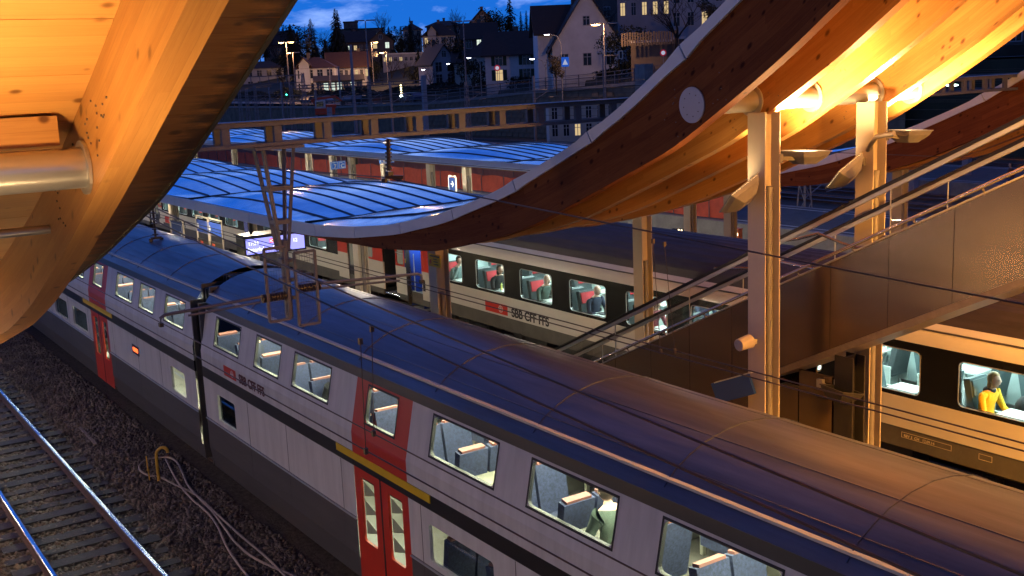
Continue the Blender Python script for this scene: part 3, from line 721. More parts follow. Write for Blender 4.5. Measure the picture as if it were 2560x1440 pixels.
def coach(label, xl, xr, wins, ends, leather_from=None):
    Yn, yc = 17.0, 18.4
    C = empty('passenger_coach', ((xl+xr)/2, yc, 0), label, 'train coach', 'parked passenger coaches')
    off = Vector((-(xl+xr)/2, -yc, 0))
    def pb(mb, name, mat, parent=C, **k): o = mb.build(name, mat, parent, **k); o.location = Vector(o.location)+off if parent is C else o.location; return o
    bl, br = ends[0][1], ends[1][0]        # extent of the window band
    f = lambda u, v, w: (u, Yn+w, v)
    # window band
    cells = []; edges = [bl]
    for i in range(len(wins)-1): edges.append((wins[i]+WW+wins[i+1])/2)
    edges.append(br)
    for i, w in enumerate(wins): cells.append((edges[i], edges[i+1], (w, w+WW, 1.885, 1.885+WH)))
    b = MB(); plate(b, cells, 1.79, 2.85, f, t=.06, r=.09); pb(b, 'window_band', m_band)
    for w in wins:
        o = inst('window', PANE, off+Vector((w+WW/2, Yn+.03, 1.885+WH/2)), C); inst('frame', RING, (0, -.028, 0), o)
    b = MB(); b.add([(bl, Yn, 1.19), (br, Yn, 1.19), (br, Yn, 1.79), (bl, Yn, 1.79)], [(0, 1, 2, 3)]); b.b2((bl, Yn+.002, 1.19), (br, Yn+.08, 1.78)); pb(b, 'side_panel', m_white)
    prof = [(Yn, 2.85), (Yn+.03, 2.97), (Yn+.10, 3.08), (Yn+.28, 3.21)]
    b = MB(); b.extr(prof, xl, xr, close=False); b.extr([(2*yc-p[0], p[1]) for p in prof], xl, xr, close=False); pb(b, 'cant_rail', m_white, smooth=50)
    b = MB(); b.b2((xl+.05, Yn+.095, 3.105), (xr-.05, Yn+.14, 3.125)); pb(b, 'rain_gutter', m_skirt)
    b = MB(); b.extr(roof_profile(yc), xl, xr, close=False); b.b2((xl, yc-1.1, 3.12), (xr, yc+1.1, 3.14)); pb(b, 'roof', m_roofp)
    b = MB(); b.b2((xl+.1, Yn+.02, .80), (xr-.1, Yn+.10, 1.188)); b.b2((xl+.1, 2*yc-Yn-.1, .8), (xr-.1, 2*yc-Yn-.02, 1.188)); pb(b, 'skirt', m_skirt)
    b = MB(); b.b2((xl, 2*yc-Yn-.06, 1.19), (xr, 2*yc-Yn, 2.85)); pb(b, 'far_wall', m_int)
    b = MB(); b.b2((xl, Yn+.09, 1.02), (xr, 2*yc-Yn-.09, 1.12)); pb(b, 'floor', m_floor)
    b = MB(); b.b2((xl+.05, Yn+.2, 3.02), (xr-.05, 2*yc-Yn-.2, 3.06)); pb(b, 'ceiling', pm('coach_ceiling', (.7, .72, .7), .6, var=.03))
    for s in (-.45, .45):
        b = MB(); b.b2((bl+.3, yc+s-.11, 2.985), (br-.3, yc+s+.11, 3.015)); pb(b, 'ceiling_light', m_lite)
    b = MB(); b.b2((bl, 2*yc-Yn-.42, 2.62), (br, 2*yc-Yn-.08, 2.66)); pb(b, 'luggage_rack', m_shell)
    for i in range(len(wins)):
        w = wins[i]+.2; b = MB(); b.b2((w, 2*yc-Yn-.075, 1.95), (w+1.1, 2*yc-Yn-.063, 2.55)); pb(b, 'far_window', pm('far_window_dark', (.05, .07, .075), .12, var=.1))
    for s, x in ((0, xl), (1, xr)):
        b = MB(); b.b2((x+(.0 if s == 0 else -.06), Yn+.05, .9), (x+(.06 if s == 0 else .0), 2*yc-Yn-.05, 3.15)); pb(b, 'end_wall', m_dark)
    x0 = ends[0][1]; b = MB(); b.b2((bl-.04, Yn+.08, 1.12), (bl, 2*yc-Yn-.08, 3.0)); b.b2((br, Yn+.08, 1.12), (br+.04, 2*yc-Yn-.08, 3.0)); pb(b, 'partition', m_int)
    # end sections with doors
    for (ea, eb, dx0, dx1, wx0, wx1, bx0, bx1, is_open) in ends:
        b = MB(); lo, hi = min(ea, eb), max(ea, eb)
        segs = sorted([(lo, min(dx0, dx1)), (max(dx0, dx1), hi)])
        for a_, b_ in segs:
            if b_-a_ < .05: continue
            if a_ <= wx0 < b_: plate(b, [(a_, b_, (wx0, wx1, 1.98, 2.68))], 1.93, 2.85, f, t=.05, r=.10)
            else: plate(b, [(a_, b_, None)], 1.93, 2.85, f)
        pb(b, 'red_end_panel', m_red)
        b = MB()
        for a_, b_ in segs:
            if b_-a_ >= .05: b.add([(a_, Yn, 1.19), (b_, Yn, 1.19), (b_, Yn, 1.93), (a_, Yn, 1.93)], [(0, 1, 2, 3)]); b.b2((a_, Yn+.005, 1.0), (b_, Yn+.05, 1.92))
        pb(b, 'end_panel', m_white)
        b = MB(); b.add([(wx0+.01, Yn+.03, 1.99), (wx1-.01, Yn+.03, 1.99), (wx1-.01, Yn+.03, 2.67), (wx0+.01, Yn+.03, 2.67)], [(0, 1, 2, 3)])
        pb(b, 'end_window', pm('end_window_glass', (.10, .10, .09), .15, var=.25, scale=2, em=(.6, .55, .4), ems=.12))
        b = MB(); b.b2((wx0-.02, Yn-.014, 2.35), (wx1+.02, Yn+.01, 2.38)); pb(b, 'window_bar', m_frame)
        b = MB(); b.b2((bx0, Yn-.006, 1.93), (bx1, Yn-.001, 2.85)); pb(b, 'blue_stripe', m_blue)
        b = MB(); b.b2((bx0+.06, Yn-.010, 2.08), (bx0+.16, Yn-.007, 2.22)); pb(b, 'class_mark', pm('yellow_sticker', (.75, .55, .03), .5, var=.05))
        a_, b_ = min(dx0, dx1), max(dx0, dx1)
        if is_open:
            b = MB(); b.b2((a_, Yn+.9, .75), (b_, Yn+.95, 2.95)); b.b2((a_-.03, Yn+.02, .7), (a_, Yn+.9, 2.9)); b.b2((b_, Yn+.02, .7), (b_+.03, Yn+.9, 2.9)); pb(b, 'vestibule', m_blue)
            b = MB()
            for q in range(3): b.b2((a_, Yn+.05+q*.26, .62+q*.19), (b_, Yn+.36+q*.26, .66+q*.19))
            pb(b, 'step', m_frame)
            b = MB(); b.b2((a_+.1, Yn+.3, 2.88), (b_-.1, Yn+.7, 2.90)); pb(b, 'vestibule_light', m_lite)
            b = MB(); b.tube([(a_+.12, Yn+.1, 1.1), (a_+.12, Yn+.1, 2.4)], .018, 8); b.tube([(b_-.1, Yn+.86, 2.2), (a_+.2, Yn+.86, 2.2)], .018, 8); pb(b, 'grab_rail', m_frame)
            b = MB(); b.b2((a_-.06, Yn-.10, .75), (a_, Yn+.03, 2.85)); pb(b, 'folded_door', m_dark)
        else:
            b = MB(); b.b2((a_, Yn+.03, .8), (b_, Yn+.07, 2.88)); pb(b, 'door', m_dark)
            b = MB(); b.b2((a_+.15, Yn+.02, 1.5), (b_-.15, Yn+.028, 2.6)); pb(b, 'door_window', pm('end_window_glass', (.1, .1, .09), .15))
        b = MB(); b.b2((b_+.06, Yn-.008, 1.30), (b_+.20, Yn-.001, 1.66)); pb(b, 'door_button', m_dark)
    for x in (xl+3.6, xr-3.6): bogie(x, yc, C).location = off
    b = MB()
    for x, w_, h_ in ((xl+7.5, 1.6, .45), (xl+10.2, 2.2, .5), (xl+13.5, 1.2, .4), (xl+16, 2.4, .5), (xr-7.2, 1.6, .45)): b.box((x, Yn+.35, .8-h_/2), (w_, .5, h_))
    pb(b, 'underfloor_box', m_dark, bevel=.02)
    b = MB(); b.b2((xl, yc-.6, .75), (xr, yc+.6, 1.0)); pb(b, 'underframe', m_dark)
    b = MB(); b.b2((xl-.4, yc-.55, 1.15), (xl+.02, yc+.55, 2.95)); pb(b, 'gangway', m_black)
    # seats, tables, partitions
    for i, w in enumerate(wins):
        lt = leather_from is not None and w > leather_from
        sm, hm = (SEATL, HEADL) if lt else (SEAT, HEADR)
        for y, fl in ((Yn+.52, 0), (yc+.75, 0), (yc+1.28-.55+.45, 0)):
            if y > yc+1.0: continue
            s1 = inst('seat', sm, off+Vector((w+.02, y, 1.12)), C, scale=(1, 1, 1)); inst('headrest', hm, (0, 0, 0), s1)
            s2 = inst('seat', sm, off+Vector((w+1.72, y+.02, 1.12)), C, (0, 0, PI)); inst('headrest', hm, (0, 0, 0), s2)
            if not lt: inst('partition_frame', SHELLA, off+Vector((w+1.22, y+.32, 1.12)), C)
        inst('table', TABLE, off+Vector((w+.92, Yn+.38, 1.12)), C); inst('table', TABLE, off+Vector((w+.92, yc+.95, 1.12)), C, (0, 0, PI))
    return C, off
WINS1 = [-29.6+2.272*k for k in range(10)]
C1, off1 = coach('white and black passenger coach with lit windows and seated passengers, behind the escalator', -32.35, -6.0, WINS1,
  [(-32.35, -29.95, -31.40, -30.62, -32.28, -31.80, -31.72, -31.42, True), (-8.0, -6.0, -7.5, -6.8, -6.7, -6.2, -7.8, -7.5, False)], leather_from=-15)
m_letter = pm('lettering_black', (.012, .012, .012), .5, var=0)
logo(-26.92+off1[0], 17.0+off1[1], 1.245, 1.16, .30, C1); lettering('SBB CFF FFS', -25.56+off1[0], 16.995+off1[1], 1.265, .345, C1, m_letter, .010)
m_wl = pm('stencil_white', (.5, .45, .35), .6, var=0)
lettering('REV 3  CH   12.09.14', -12.55+off1[0], 17.012+off1[1], 1.02, .075, C1, m_wl, 0.001)
b = MB()
for x0, x1 in ((-12.6, -11.55), (-11.0, -10.75)):
    for z in (1.0, 1.1): b.b2((x0, 17.008, z), (x1, 17.014, z+.008))
    for x in (x0, x1): b.b2((x, 17.008, 1.0), (x+.008, 17.014, 1.108))
o = b.build('stencil_frame', m_wl, C1); o.location = off1
C2, off2 = coach('white and black passenger coach far along the platform beyond the departure screen', -59.7, -33.25, [-57.35+2.272*k for k in range(9)],
  [(-59.7, -57.7, -59.0, -58.3, -58.2, -57.75, -58.25, -58.2, False), (-36.75, -33.25, -35.95, -35.2, -34.55, -33.98, -35.1, -34.8, False)])
logo(-57.3+off2[0], 17.0+off2[1], 1.2, 1.1, .32, C2); lettering('SBB CFF FFS', -55.9+off2[0], 16.995+off2[1], 1.22, .36, C2, m_letter, .010)
C3, off3 = coach('farthest parked coach, its red end peeping out under the near canopy edge', -86.5, -60.15, [-84.1+2.272*k for k in range(9)],
  [(-86.5, -84.4, -85.7, -85, -84.9, -84.5, -84.95, -84.9, False), (-63.4, -60.15, -62.8, -62.0, -61.4, -60.8, -61.9, -61.6, False)])
b = MB(); b.tube([(-25.2, 17.25, .72), (-25.2, 17.0, .72)], .11, 14); o = b.build('tank_cap', m_dark, C1); o.location = off1

# passengers
SZ = 1.12+.43
def seat_p(k, dx=.36, y=17.46): return (WINS1[k]+dx, y, SZ+.03)
hd = (hair_d, False); hl = (hair_b, True)
navy = cloth('navy', (.02, .025, .05)); jeans = cloth('jeans', (.04, .08, .20)); grey_j = cloth('greyteal', (.14, .20, .20)); black_c = cloth('black', (.015, .015, .017)); green_c = cloth('olive', (.06, .085, .07)); check = cloth('lightblue', (.16, .30, .42), .6); brown_c = cloth('brown', (.12, .05, .035)); yellow_c = cloth('yellow', (.75, .46, .02)); beige = cloth('beige', (.36, .30, .25))
person('man in grey jumper with hand to his face, in first coach window', seat_p(0, .42), 0, grey_j, hd, jeans, phone=True)
person('dark-haired woman in black coat bent over a tray table, second window', seat_p(1), 0, black_c, (hair_d, True), black_c, lean=.1)
person('bald man in olive jacket reading a newspaper, third window', seat_p(2), 0, green_c, None, jeans, lean=.13)
person('bald man in dark jacket and pale shirt, fourth window', seat_p(3), 0, navy, None, black_c, lean=.08)
person('passenger in light blue shirt and beige trousers, across the aisle at the fourth window', seat_p(3, .35, 19.15), 0, check, hd, beige)
person('brown-haired passenger just above the escalator handrail, fifth window', seat_p(4), 0, cloth('maroon', (.15, .03, .04)), hd, jeans, lean=.1)
person('passenger in dark jacket typing on a laptop, far side of the fifth window', seat_p(4, .35, 19.15), 0, navy, hd, jeans)
person('white-haired passenger seen low behind the escalator glass', seat_p(5, .3), 0, grey_j, (pm('hair_white', (.55, .55, .52), .6), False), jeans)
person('blonde woman with dark scarf in a yellow jumper, rightmost window', (WINS1[8]+.22, 17.42, SZ-.02), 0, yellow_c, hl, black_c, lean=.08)
b = MB(); ball(b, (.09, 0, .57), (.10, .11, .07), 12, 8); b.build('scarf', black_c, [o for o in bpy.data.objects if o.get('label', '').startswith('blonde woman')][0], smooth=60)
person('man in brown jumper and jeans with yellow boots, rightmost window', (WINS1[8]+1.05, 18.9, SZ), 0, brown_c, hd, jeans)
for i, k in enumerate((0, 1, 3, 4, 6)):
    person(('passenger in white shirt in the far coach, leftmost lit window', 'passenger in grey in the far coach above the logo', 'passenger in pale blue in the far coach above the blue poster', 'passenger in blue shirt in the far coach above the yellow timetable', 'passenger in grey jacket in the far coach left of the screen')[i],
           (-57.35+2.272*k+.6, 17.5, SZ), 0, (cloth('white', (.6, .62, .6)), grey_j, check, check, grey_j)[i], hd, jeans)
# things on the tray tables
b = MB(); b.tube([(0, 0, 0), (0, 0, .16), (0, 0, .18), (0, 0, .21)], [.032, .032, .016, .016], 10)
solo(b, 'bottle', pm('bottle_yellow', (.75, .78, .22), .3, var=.05), 'small yellow bottle on the tray table in the second window', 'bottle', loc=(WINS1[1]+.82, 17.32, 1.12+.725))
b = MB()
for q in range(2): b.add([(-.2+q*.2, -.15, .01), (q*.2, -.15, .03-.02*q), (q*.2, .15, .03-.02*q), (-.2+q*.2, .15, .01)], [(0, 1, 2, 3)])
solo(b, 'newspaper', pm('newsprint', (.55, .56, .53), .8, var=.5, scale=30), 'open newspaper in front of the bald man, third window', 'newspaper', loc=(WINS1[2]+.85, 17.38, 1.12+.735))
b = MB(); b.box((0, 0, .012), (.3, .22, .02)); b.box((.16, 0, .11), (.012, .22, .2)); solo(b, 'laptop', m_dark, 'open laptop on the tray table in the fourth window', 'laptop', loc=(WINS1[3]+.88, 17.4, 1.12+.727))
b = MB(); ball(b, (0, 0, .2), (.13, .2, .22), 10, 8); b.tube([(.1, -.1, .1), (.17, -.1, .2), (.1, -.1, .34)], .012, 6); solo(b, 'backpack', black_c, 'black backpack on the seat behind the blonde woman', 'backpack', loc=(WINS1[8]+.62, 18.0, 1.12+.45), smooth=60)
# ------------------------------------------------------------------ double-deck train
m_ddroof = pm('train_roof_paint', (.115, .12, .155), .38, .4, var=.38, scale=1.4, stretch=(.25, 3, 3), rvar=.12, bump=.05, bscale=4)
m_ddwhite = pm('train_white', (.60, .585, .57), .36, var=.16, scale=1.6, stretch=(2.2, 1, .35), coat=.2, rvar=.1)
m_ddgrey = pm('train_grey', (.085, .08, .078), .4, var=.2, scale=1.2, stretch=(.5, 1, 4))
m_ddstripe = pm('train_black_stripe', (.015, .014, .015), .35, var=.1)
m_yel = pm('first_class_yellow', (.72, .46, .01), .45, var=.05)
m_warm = emit('upper_deck_light', (1.0, .97, .66), 55.0); m_cool = emit('upper_deck_blue', (.10, .18, 1.0), 8.0)
m_ddint = pm('train_interior', (.60, .59, .42), .6, var=.12); m_ddseat = pm('train_seat', (.022, .030, .075), .9, var=.55, scale=30)
YC = 8.25
b = MB()
for s_ in (-.24, .24):
    b.box((.24, s_, .42), (.46, .44, .12)); b.box((.0, s_, .74), (.12, .44, .70), Rm=Matrix.Rotation(R(-10), 3, 'Y')); b.box((-.04, s_, 1.02), (.10, .36, .20), 1, Rm=Matrix.Rotation(R(-10), 3, 'Y'))
b.box((.24, 0, .20), (.30, .80, .38), 2)
DDSEAT = b.mesh('seat', [m_ddseat, pm('train_headrest', (.16, .06, .05), .7), m_ddgrey]); b = MB(); b.box((0, 0, .70), (.55, .62, .03)); b.box((0, -.2, .35), (.05, .05, .7)); DDTABLE = b.mesh('table', pm('train_table', (.30, .29, .24), .35, var=.05))
def dd_coach(label, xa, sgn, length=26.6):
    """xa = gangway end, sgn = direction the coach runs away from it"""
    C = empty('double_deck_coach', (xa+sgn*length/2, YC, 0), label, 'train coach', 'coaches of the double-deck train'); off = Vector((-(xa+sgn*length/2), -YC, 0))
    X = lambda d: xa+sgn*d
    def pb(mb, name, mat, **k): o = mb.build(name, mat, C, **k); o.location = off; return o
    def span(a, c): return (min(X(a), X(c)), max(X(a), X(c)))
    e0, e1 = .25, length-.25
    up = [(.95, 2.25), (3.05, 4.15), (4.75, 6.15)]+[(9.35+2.28*k, 9.35+2.28*k+1.55) for k in range(4)]+[(19.9, 21.2), (22, 23.1), (24, 25.2)]
    dA = [(7.05, 8.75), (length-8.75, length-7.05)]
    up += [(7.45, 8.35), (length-8.35, length-7.45)]; up.sort(); up = [u for i, u in enumerate(up) if i == 0 or u[0] > up[i-1][1]+.1]
    # inclined upper wall between z=2.80 (Y -1.40) and z=3.56 (Y -1.235)
    def fu(u, v, w):
        t = (v-2.80)/.95; return (u, YC-1.40+.20*t+w, v)
    zones = []; prev = e0
    for d0, d1 in dA: zones.append((prev, d0, 0)); zones.append((d0, d1, 1)); prev = d1
    zones.append((prev, e1, 0))
    for z0, z1, red in zones:
        ws = [u for u in up if u[0] > z0 and u[1] < z1]; cells = []
        lim = [z0]+[(ws[i][1]+ws[i+1][0])/2 for i in range(len(ws)-1)]+[z1]
        for i, w_ in enumerate(ws):
            a_, c_ = span(lim[i], lim[i+1]); h0, h1 = span(*w_); cells.append((a_, c_, (h0, h1, 3.03, 3.56)))
        b = MB(); plate(b, cells, 2.80, 3.62, fu, t=.05, r=.07, mi_in=1); pb(b, 'upper_side_red' if red else 'upper_side', [m_red if red else m_ddwhite, m_black])
        a_, c_ = span(z0, z1)
        b = MB(); b.add([(a_, YC-1.40, 2.49), (c_, YC-1.40, 2.49), (c_, YC-1.40, 2.80), (a_, YC-1.40, 2.80)], [(0, 1, 2, 3)]); pb(b, 'waist_panel', m_red if red else m_ddwhite)
        if not red:
            lw = [(9.3+2.28*k, 9.3+2.28*k+1.6) for k in range(4)]+[(1.0, 1.95)]; lw = [w_ for w_ in lw if w_[0] > z0 and w_[1] < z1]; lw.sort()
            f2 = lambda u, v, w: (u, YC-1.40+w, v)
            lim = [z0]+[(lw[i][1]+lw[i+1][0])/2 for i in range(len(lw)-1)]+[z1]; b = MB()
            if lw:
                for i, w_ in enumerate(lw):
                    p0, p1 = span(lim[i], lim[i+1]); h0, h1 = span(*w_); plate(b, [(p0, p1, (h0, h1, 1.52, 2.06))], 1.43, 2.27, f2, t=.05, r=.06)
            else: plate(b, [(a_, c_, None)], 1.43, 2.27, f2)
            pb(b, 'lower_side', m_ddwhite)
            for w_ in lw:
                h0, h1 = span(*w_); b = MB(); b.add([(h0, YC-1.36, 1.52), (h1, YC-1.36, 1.52), (h1, YC-1.36, 2.06), (h0, YC-1.36, 2.06)], [(0, 1, 2, 3)]); pb(b, 'lower_window', m_glass2)
            b = MB(); b.add([(a_, YC-1.402, .8), (c_, YC-1.402, .8), (c_, YC-1.40, 1.43), (a_, YC-1.40, 1.43)], [(0, 1, 2, 3)]); b.add([(a_, YC-1.33, .36), (c_, YC-1.33, .36), (c_, YC-1.402, .8), (a_, YC-1.402, .8)], [(0, 1, 2, 3)]); pb(b, 'skirt', m_ddgrey)
            b = MB(); b.b2((a_, YC-1.425, 1.395), (c_, YC-1.404, 1.415)); pb(b, 'trim_strip', m_frame)
            b = MB(); b.b2((a_, YC-1.404, 2.27), (c_, YC-1.37, 2.49)); pb(b, 'black_stripe', m_ddstripe)
        else:
            f2 = lambda u, v, w: (u, YC-1.395+w, v); mid = (z0+z1)/2; b = MB()
            for q0, q1 in ((z0, mid-.012), (mid+.012, z1)):
                p0, p1 = span(q0, q1); h0, h1 = span(q0+.20, q1-.20); plate(b, [(p0, p1, (h0, h1, 1.12, 2.14))], .42, 2.49, f2, t=.04, r=.05)
            pb(b, 'door', m_red)
            for q0, q1 in ((z0+.2, mid-.212), (mid+.212, z1-.2)):
                h0, h1 = span(q0, q1); b = MB(); b.add([(h0, YC-1.36, 1.12), (h1, YC-1.36, 1.12), (h1, YC-1.36, 2.14), (h0, YC-1.36, 2.14)], [(0, 1, 2, 3)]); pb(b, 'door_window', m_glass2)
                b = MB()
                for q in range(3):
                    zz = 1.22+q*.30; b.add([(h0+.02, YC-1.352, zz), (h1-.02, YC-1.352, zz+.12), (h0+.02, YC-1.352, zz+.24)] if sgn > 0 else [(h1-.02, YC-1.352, zz), (h0+.02, YC-1.352, zz+.12), (h1-.02, YC-1.352, zz+.24)], [(0, 1, 2)])
                pb(b, 'door_glint', pm('door_glint', (.55, .53, .36), .5, var=.05))  # pale triangles painted in for reflections on the door glass
            y0_, y1_ = span(z0-.55, z1+.65); b = MB(); b.b2((y0_, YC-1.418, 2.375), (y1_, YC-1.406, 2.49)); pb(b, 'yellow_line', m_yel)
            b = MB(); b.b2((a_, YC-1.40, 2.27), (c_, YC-1.397, 2.37)); pb(b, 'door_rail', m_ddstripe)
            p = span(mid-.02, mid+.02); b = MB(); b.b2((p[0], YC-1.40, .45), (p[1], YC-1.385, 2.3)); pb(b, 'door_seal', m_black)
    for w_ in up:
        h0, h1 = span(*w_); b = MB(); q = [fu(h0, 3.03, .03), fu(h1, 3.03, .03), fu(h1, 3.56, .03), fu(h0, 3.56, .03)]; b.add(q, [(0, 1, 2, 3)]); o = pb(b, 'upper_window', m_glass2)
        b = MB(); 
        for s0, s1 in ((h0-.03, h0), (h1, h1+.03)): b.add([fu(s0, 3.0, -.004), fu(s1, 3.0, -.004), fu(s1, 3.59, -.004), fu(s0, 3.59, -.004)], [(0, 1, 2, 3)])
        for v0, v1 in ((3.0, 3.03), (3.56, 3.59)): b.add([fu(h0-.03, v0, -.004), fu(h1+.03, v0, -.004), fu(h1+.03, v1, -.004), fu(h0-.03, v1, -.004)], [(0, 1, 2, 3)])
        b.build('window_seal', m_black, o)
    a_, c_ = span(e0, e1)
    b = MB(); b.add([fu(a_, 3.62, 0), fu(c_, 3.62, 0), fu(c_, 3.76, .0), fu(a_, 3.76, .0)], [(0, 1, 2, 3)]); pb(b, 'upper_dark_band', m_ddstripe)
    half = [(-1.205, 3.76), (-1.15, 3.84), (-1.0, 3.985), (-.8, 4.10), (-.6, 4.185), (-.3, 4.255), (0, 4.28)]
    prof = [(YC+p[0], p[1]) for p in half]+[(YC-p[0], p[1]) for p in half[-2::-1]]
    b = MB(); b.extr(prof, a_, c_, close=False); pb(b, 'roof', m_ddroof, smooth=50)
    b = MB()
    for y_ in (-.95, -.45, .45, .95):
        zz = np.interp(y_, [p[0] for p in half]+[-p[0] for p in half[-2::-1]], [p[1] for p in half]+[p[1] for p in half[-2::-1]]); b.b2((a_, YC+y_-.008, zz-.01), (c_, YC+y_+.008, zz+.005))
    pb(b, 'roof_rib', m_ddroof)
    b = MB(); b.b2((a_, YC+1.36, .4), (c_, YC+1.40, 2.8)); b.add([(a_, YC+1.40, 2.8), (c_, YC+1.40, 2.8), (c_, YC+1.2, 3.78), (a_, YC+1.2, 3.78)], [(0, 1, 2, 3)]); pb(b, 'far_side', m_ddint)
    for w_ in up:
        h0, h1 = span(*w_); b = MB(); b.b2((h0-.1, YC+1.27, 2.98), (h1+.1, YC+1.31, 3.5)); pb(b, 'far_window', pm('dd_far_window', (.02, .022, .03), .1, var=.2))
    for k in range(4):
        h0, h1 = span(9.3+2.28*k, 10.9+2.28*k); b = MB(); b.b2((h0, YC+1.33, 1.5), (h1, YC+1.355, 2.05)); pb(b, 'far_window', pm('dd_far_window', (.02, .022, .03), .1, var=.2))
    b = MB(); b.b2((a_, YC-1.34, 2.075), (c_, YC+1.34, 2.095)); pb(b, 'upper_floor', pm('train_carpet', (.07, .065, .06), .9, var=.3))
    b = MB(); b.b2((a_, YC-1.30, .55), (c_, YC+1.34, .62)); b.b2((a_, YC-1.2, .3), (c_, YC+1.2, .5)); pb(b, 'floor', m_ddgrey)
    b = MB(); b.b2((a_, YC-1.12, 3.90), (c_, YC+1.12, 3.93)); pb(b, 'upper_ceiling', pm('dd_ceiling', (.6, .6, .52), .6, var=.03))
    for y_ in (-.55, .55):
        b = MB(); b.b2((a_+.4, YC+y_-.06, 3.86), (c_-.4, YC+y_+.06, 3.885)); pb(b, 'ceiling_light', m_warm)
    b = MB(); b.b2((a_+.4, YC+.2, 2.05), (c_-.4, YC+.32, 2.07)); pb(b, 'lower_light', m_warm)
    h0, h1 = span(4.5, 6.3); b = MB(); b.b2((h0, YC-.95, 3.60), (h1, YC-.92, 3.66)); pb(b, 'information_screen', m_cool)
    h0, h1 = span(11.4, 13.0); b = MB(); b.b2((h0, YC-.95, 3.58), (h1, YC-.92, 3.62)); pb(b, 'information_screen', m_cool)
    for s_ in (e0, e1):
        p = X(s_); b = MB(); b.b2((p-.03, YC-1.36, .4), (p+.03, YC+1.36, 3.75)); b.b2((p-.03, YC-1.1, 3.75), (p+.03, YC+1.1, 4.05)); pb(b, 'end_wall', m_ddgrey)
    for d in (1.5, 3.9, 6.2, 10.1, 12.4, 14.6, 17.0, 20.5, 24.5):
        for y_ in (-.9, .9): inst('table', DDTABLE, off+Vector((X(d), YC+y_, 2.09)), C)
    b = MB(); b.b2((a_+.5, YC-1.10, 3.545), (c_-.5, YC-1.05, 3.57)); pb(b, 'light_strip', m_warm)
    b = MB(); b.b2((a_+.5, YC+.80, 3.50), (c_-.5, YC+1.12, 3.53)); pb(b, 'luggage_rack', m_frame)
    d = 2.4
    while d < length-1:
        x_ = X(d); b = MB()
        for (y0_, z0_), (y1_, z1_) in zip(half[1:-1], half[2:]): b.bar((x_, YC+y0_, z0_+.002), (x_, YC+y1_, z1_+.002), .018, .012, up=(1, 0, 0)); b.bar((x_, YC-y0_, z0_+.002), (x_, YC-y1_, z1_+.002), .018, .012, up=(1, 0, 0))
        pb(b, 'roof_joint', m_ddroof); d += 2.28
    for d in (2.65, 4.45, 6.6, 9.1, 11.4, 13.7, 16.0, 18.2, 22.5):
        x_ = X(d); b = MB(); b.b2((x_-.006, YC-1.4035, .82), (x_+.006, YC-1.4005, 2.26)); pb(b, 'panel_seam', m_ddgrey)
    d = 9.6
    while d < length-8.9:
        for y_ in (-.88, .78): inst('seat', DDSEAT, off+Vector((X(d), YC+y_, .82)), C, (0, 0, 0 if (int(d*10) % 2) else PI))
        d += 1.13
    d = .8
    while d < length-1:
        for y_ in (-.78, .78): inst('seat', DDSEAT, off+Vector((X(d), YC+y_, 2.09)), C, (0, 0, 0 if (int(d*10) % 2) else PI))
        d += 1.13
    for d in (3.4, length-3.4):
        o = bogie(X(d), YC, C); o.location = off
    return C, off
XG = -21.85
DA, offA = dd_coach('nearer red and white double-deck coach with lit upper windows and yellow line', XG, 1)
DB, offB = dd_coach('double-deck coach farther left, behind the gangway, with red door', XG, -1)
logo(-20.30+offA[0], YC-1.402+offA[1], 2.56, .64, .20, DA); lettering('SBB CFF FFS', -19.5+offA[0], YC-1.406+offA[1], 2.575, .24, DA, pm('lettering_grey', (.10, .02, .02), .5, var=0), .006)
b = MB(); b.b2((-26.75, YC-1.408, 1.80), (-26.2, YC-1.401, 2.02)); o = b.build('destination_display', pm('display_housing', (.02, .02, .02), .3), DB); o.location = offB
b = MB(); b.b2((-26.68, YC-1.412, 1.86), (-26.27, YC-1.409, 1.96)); b.build('led_row', emit('led_orange', (1.0, .12, .03), 2.2), o)
b = MB()
for q in range(6):
    x = XG-.22+q*.088; hw = 1.28-.05*(q % 2); b.b2((x, YC-hw, .7), (x+.06, YC+hw, 3.62)); b.b2((x, YC-hw*.86, 3.62), (x+.06, YC+hw*.86, 3.98)); b.b2((x, YC-hw*.5, 3.98), (x+.06, YC+hw*.5, 4.17+.02*(q % 2)))
T(b.build('gangway_bellows', m_black), 'black rubber gangway bellows between the two double-deck coaches', 'bellows')

# ------------------------------------------------------------------ catenary gantry with drop post
G = empty('catenary_gantry', (-14.2, 5.8, 7.3), 'long grey ladder-like catenary gantry crossing above the tracks', 'gantry'); GO = Vector((14.2, -5.8, -7.3))
def gpart(b, name, mat=m_gantry, **k): o = b.build(name, mat, G, **k); o.location = GO; return o
for dx_ in (-.30, .0):
    b = MB(); b.b2((-14.2+dx_-.04, -4, 7.44), (-14.2+dx_+.05, 24.5, 7.50)); gpart(b, 'top_chord', bevel=.006)
    b = MB(); b.b2((-14.2+dx_-.04, -4, 7.17), (-14.2+dx_+.05, 24.5, 7.225)); gpart(b, 'bottom_chord', bevel=.006)
    y = -3.6
    while y < 24.4:
        b = MB(); b.b2((-14.2+dx_-.025, y, 7.22), (-14.2+dx_+.035, y+.11, 7.445)); gpart(b, 'web_plate'); y += .72
b = MB(); b.b2((-14.55, -4, 7.502), (-14.12, 24.5, 7.512)); gpart(b, 'cover_strip')
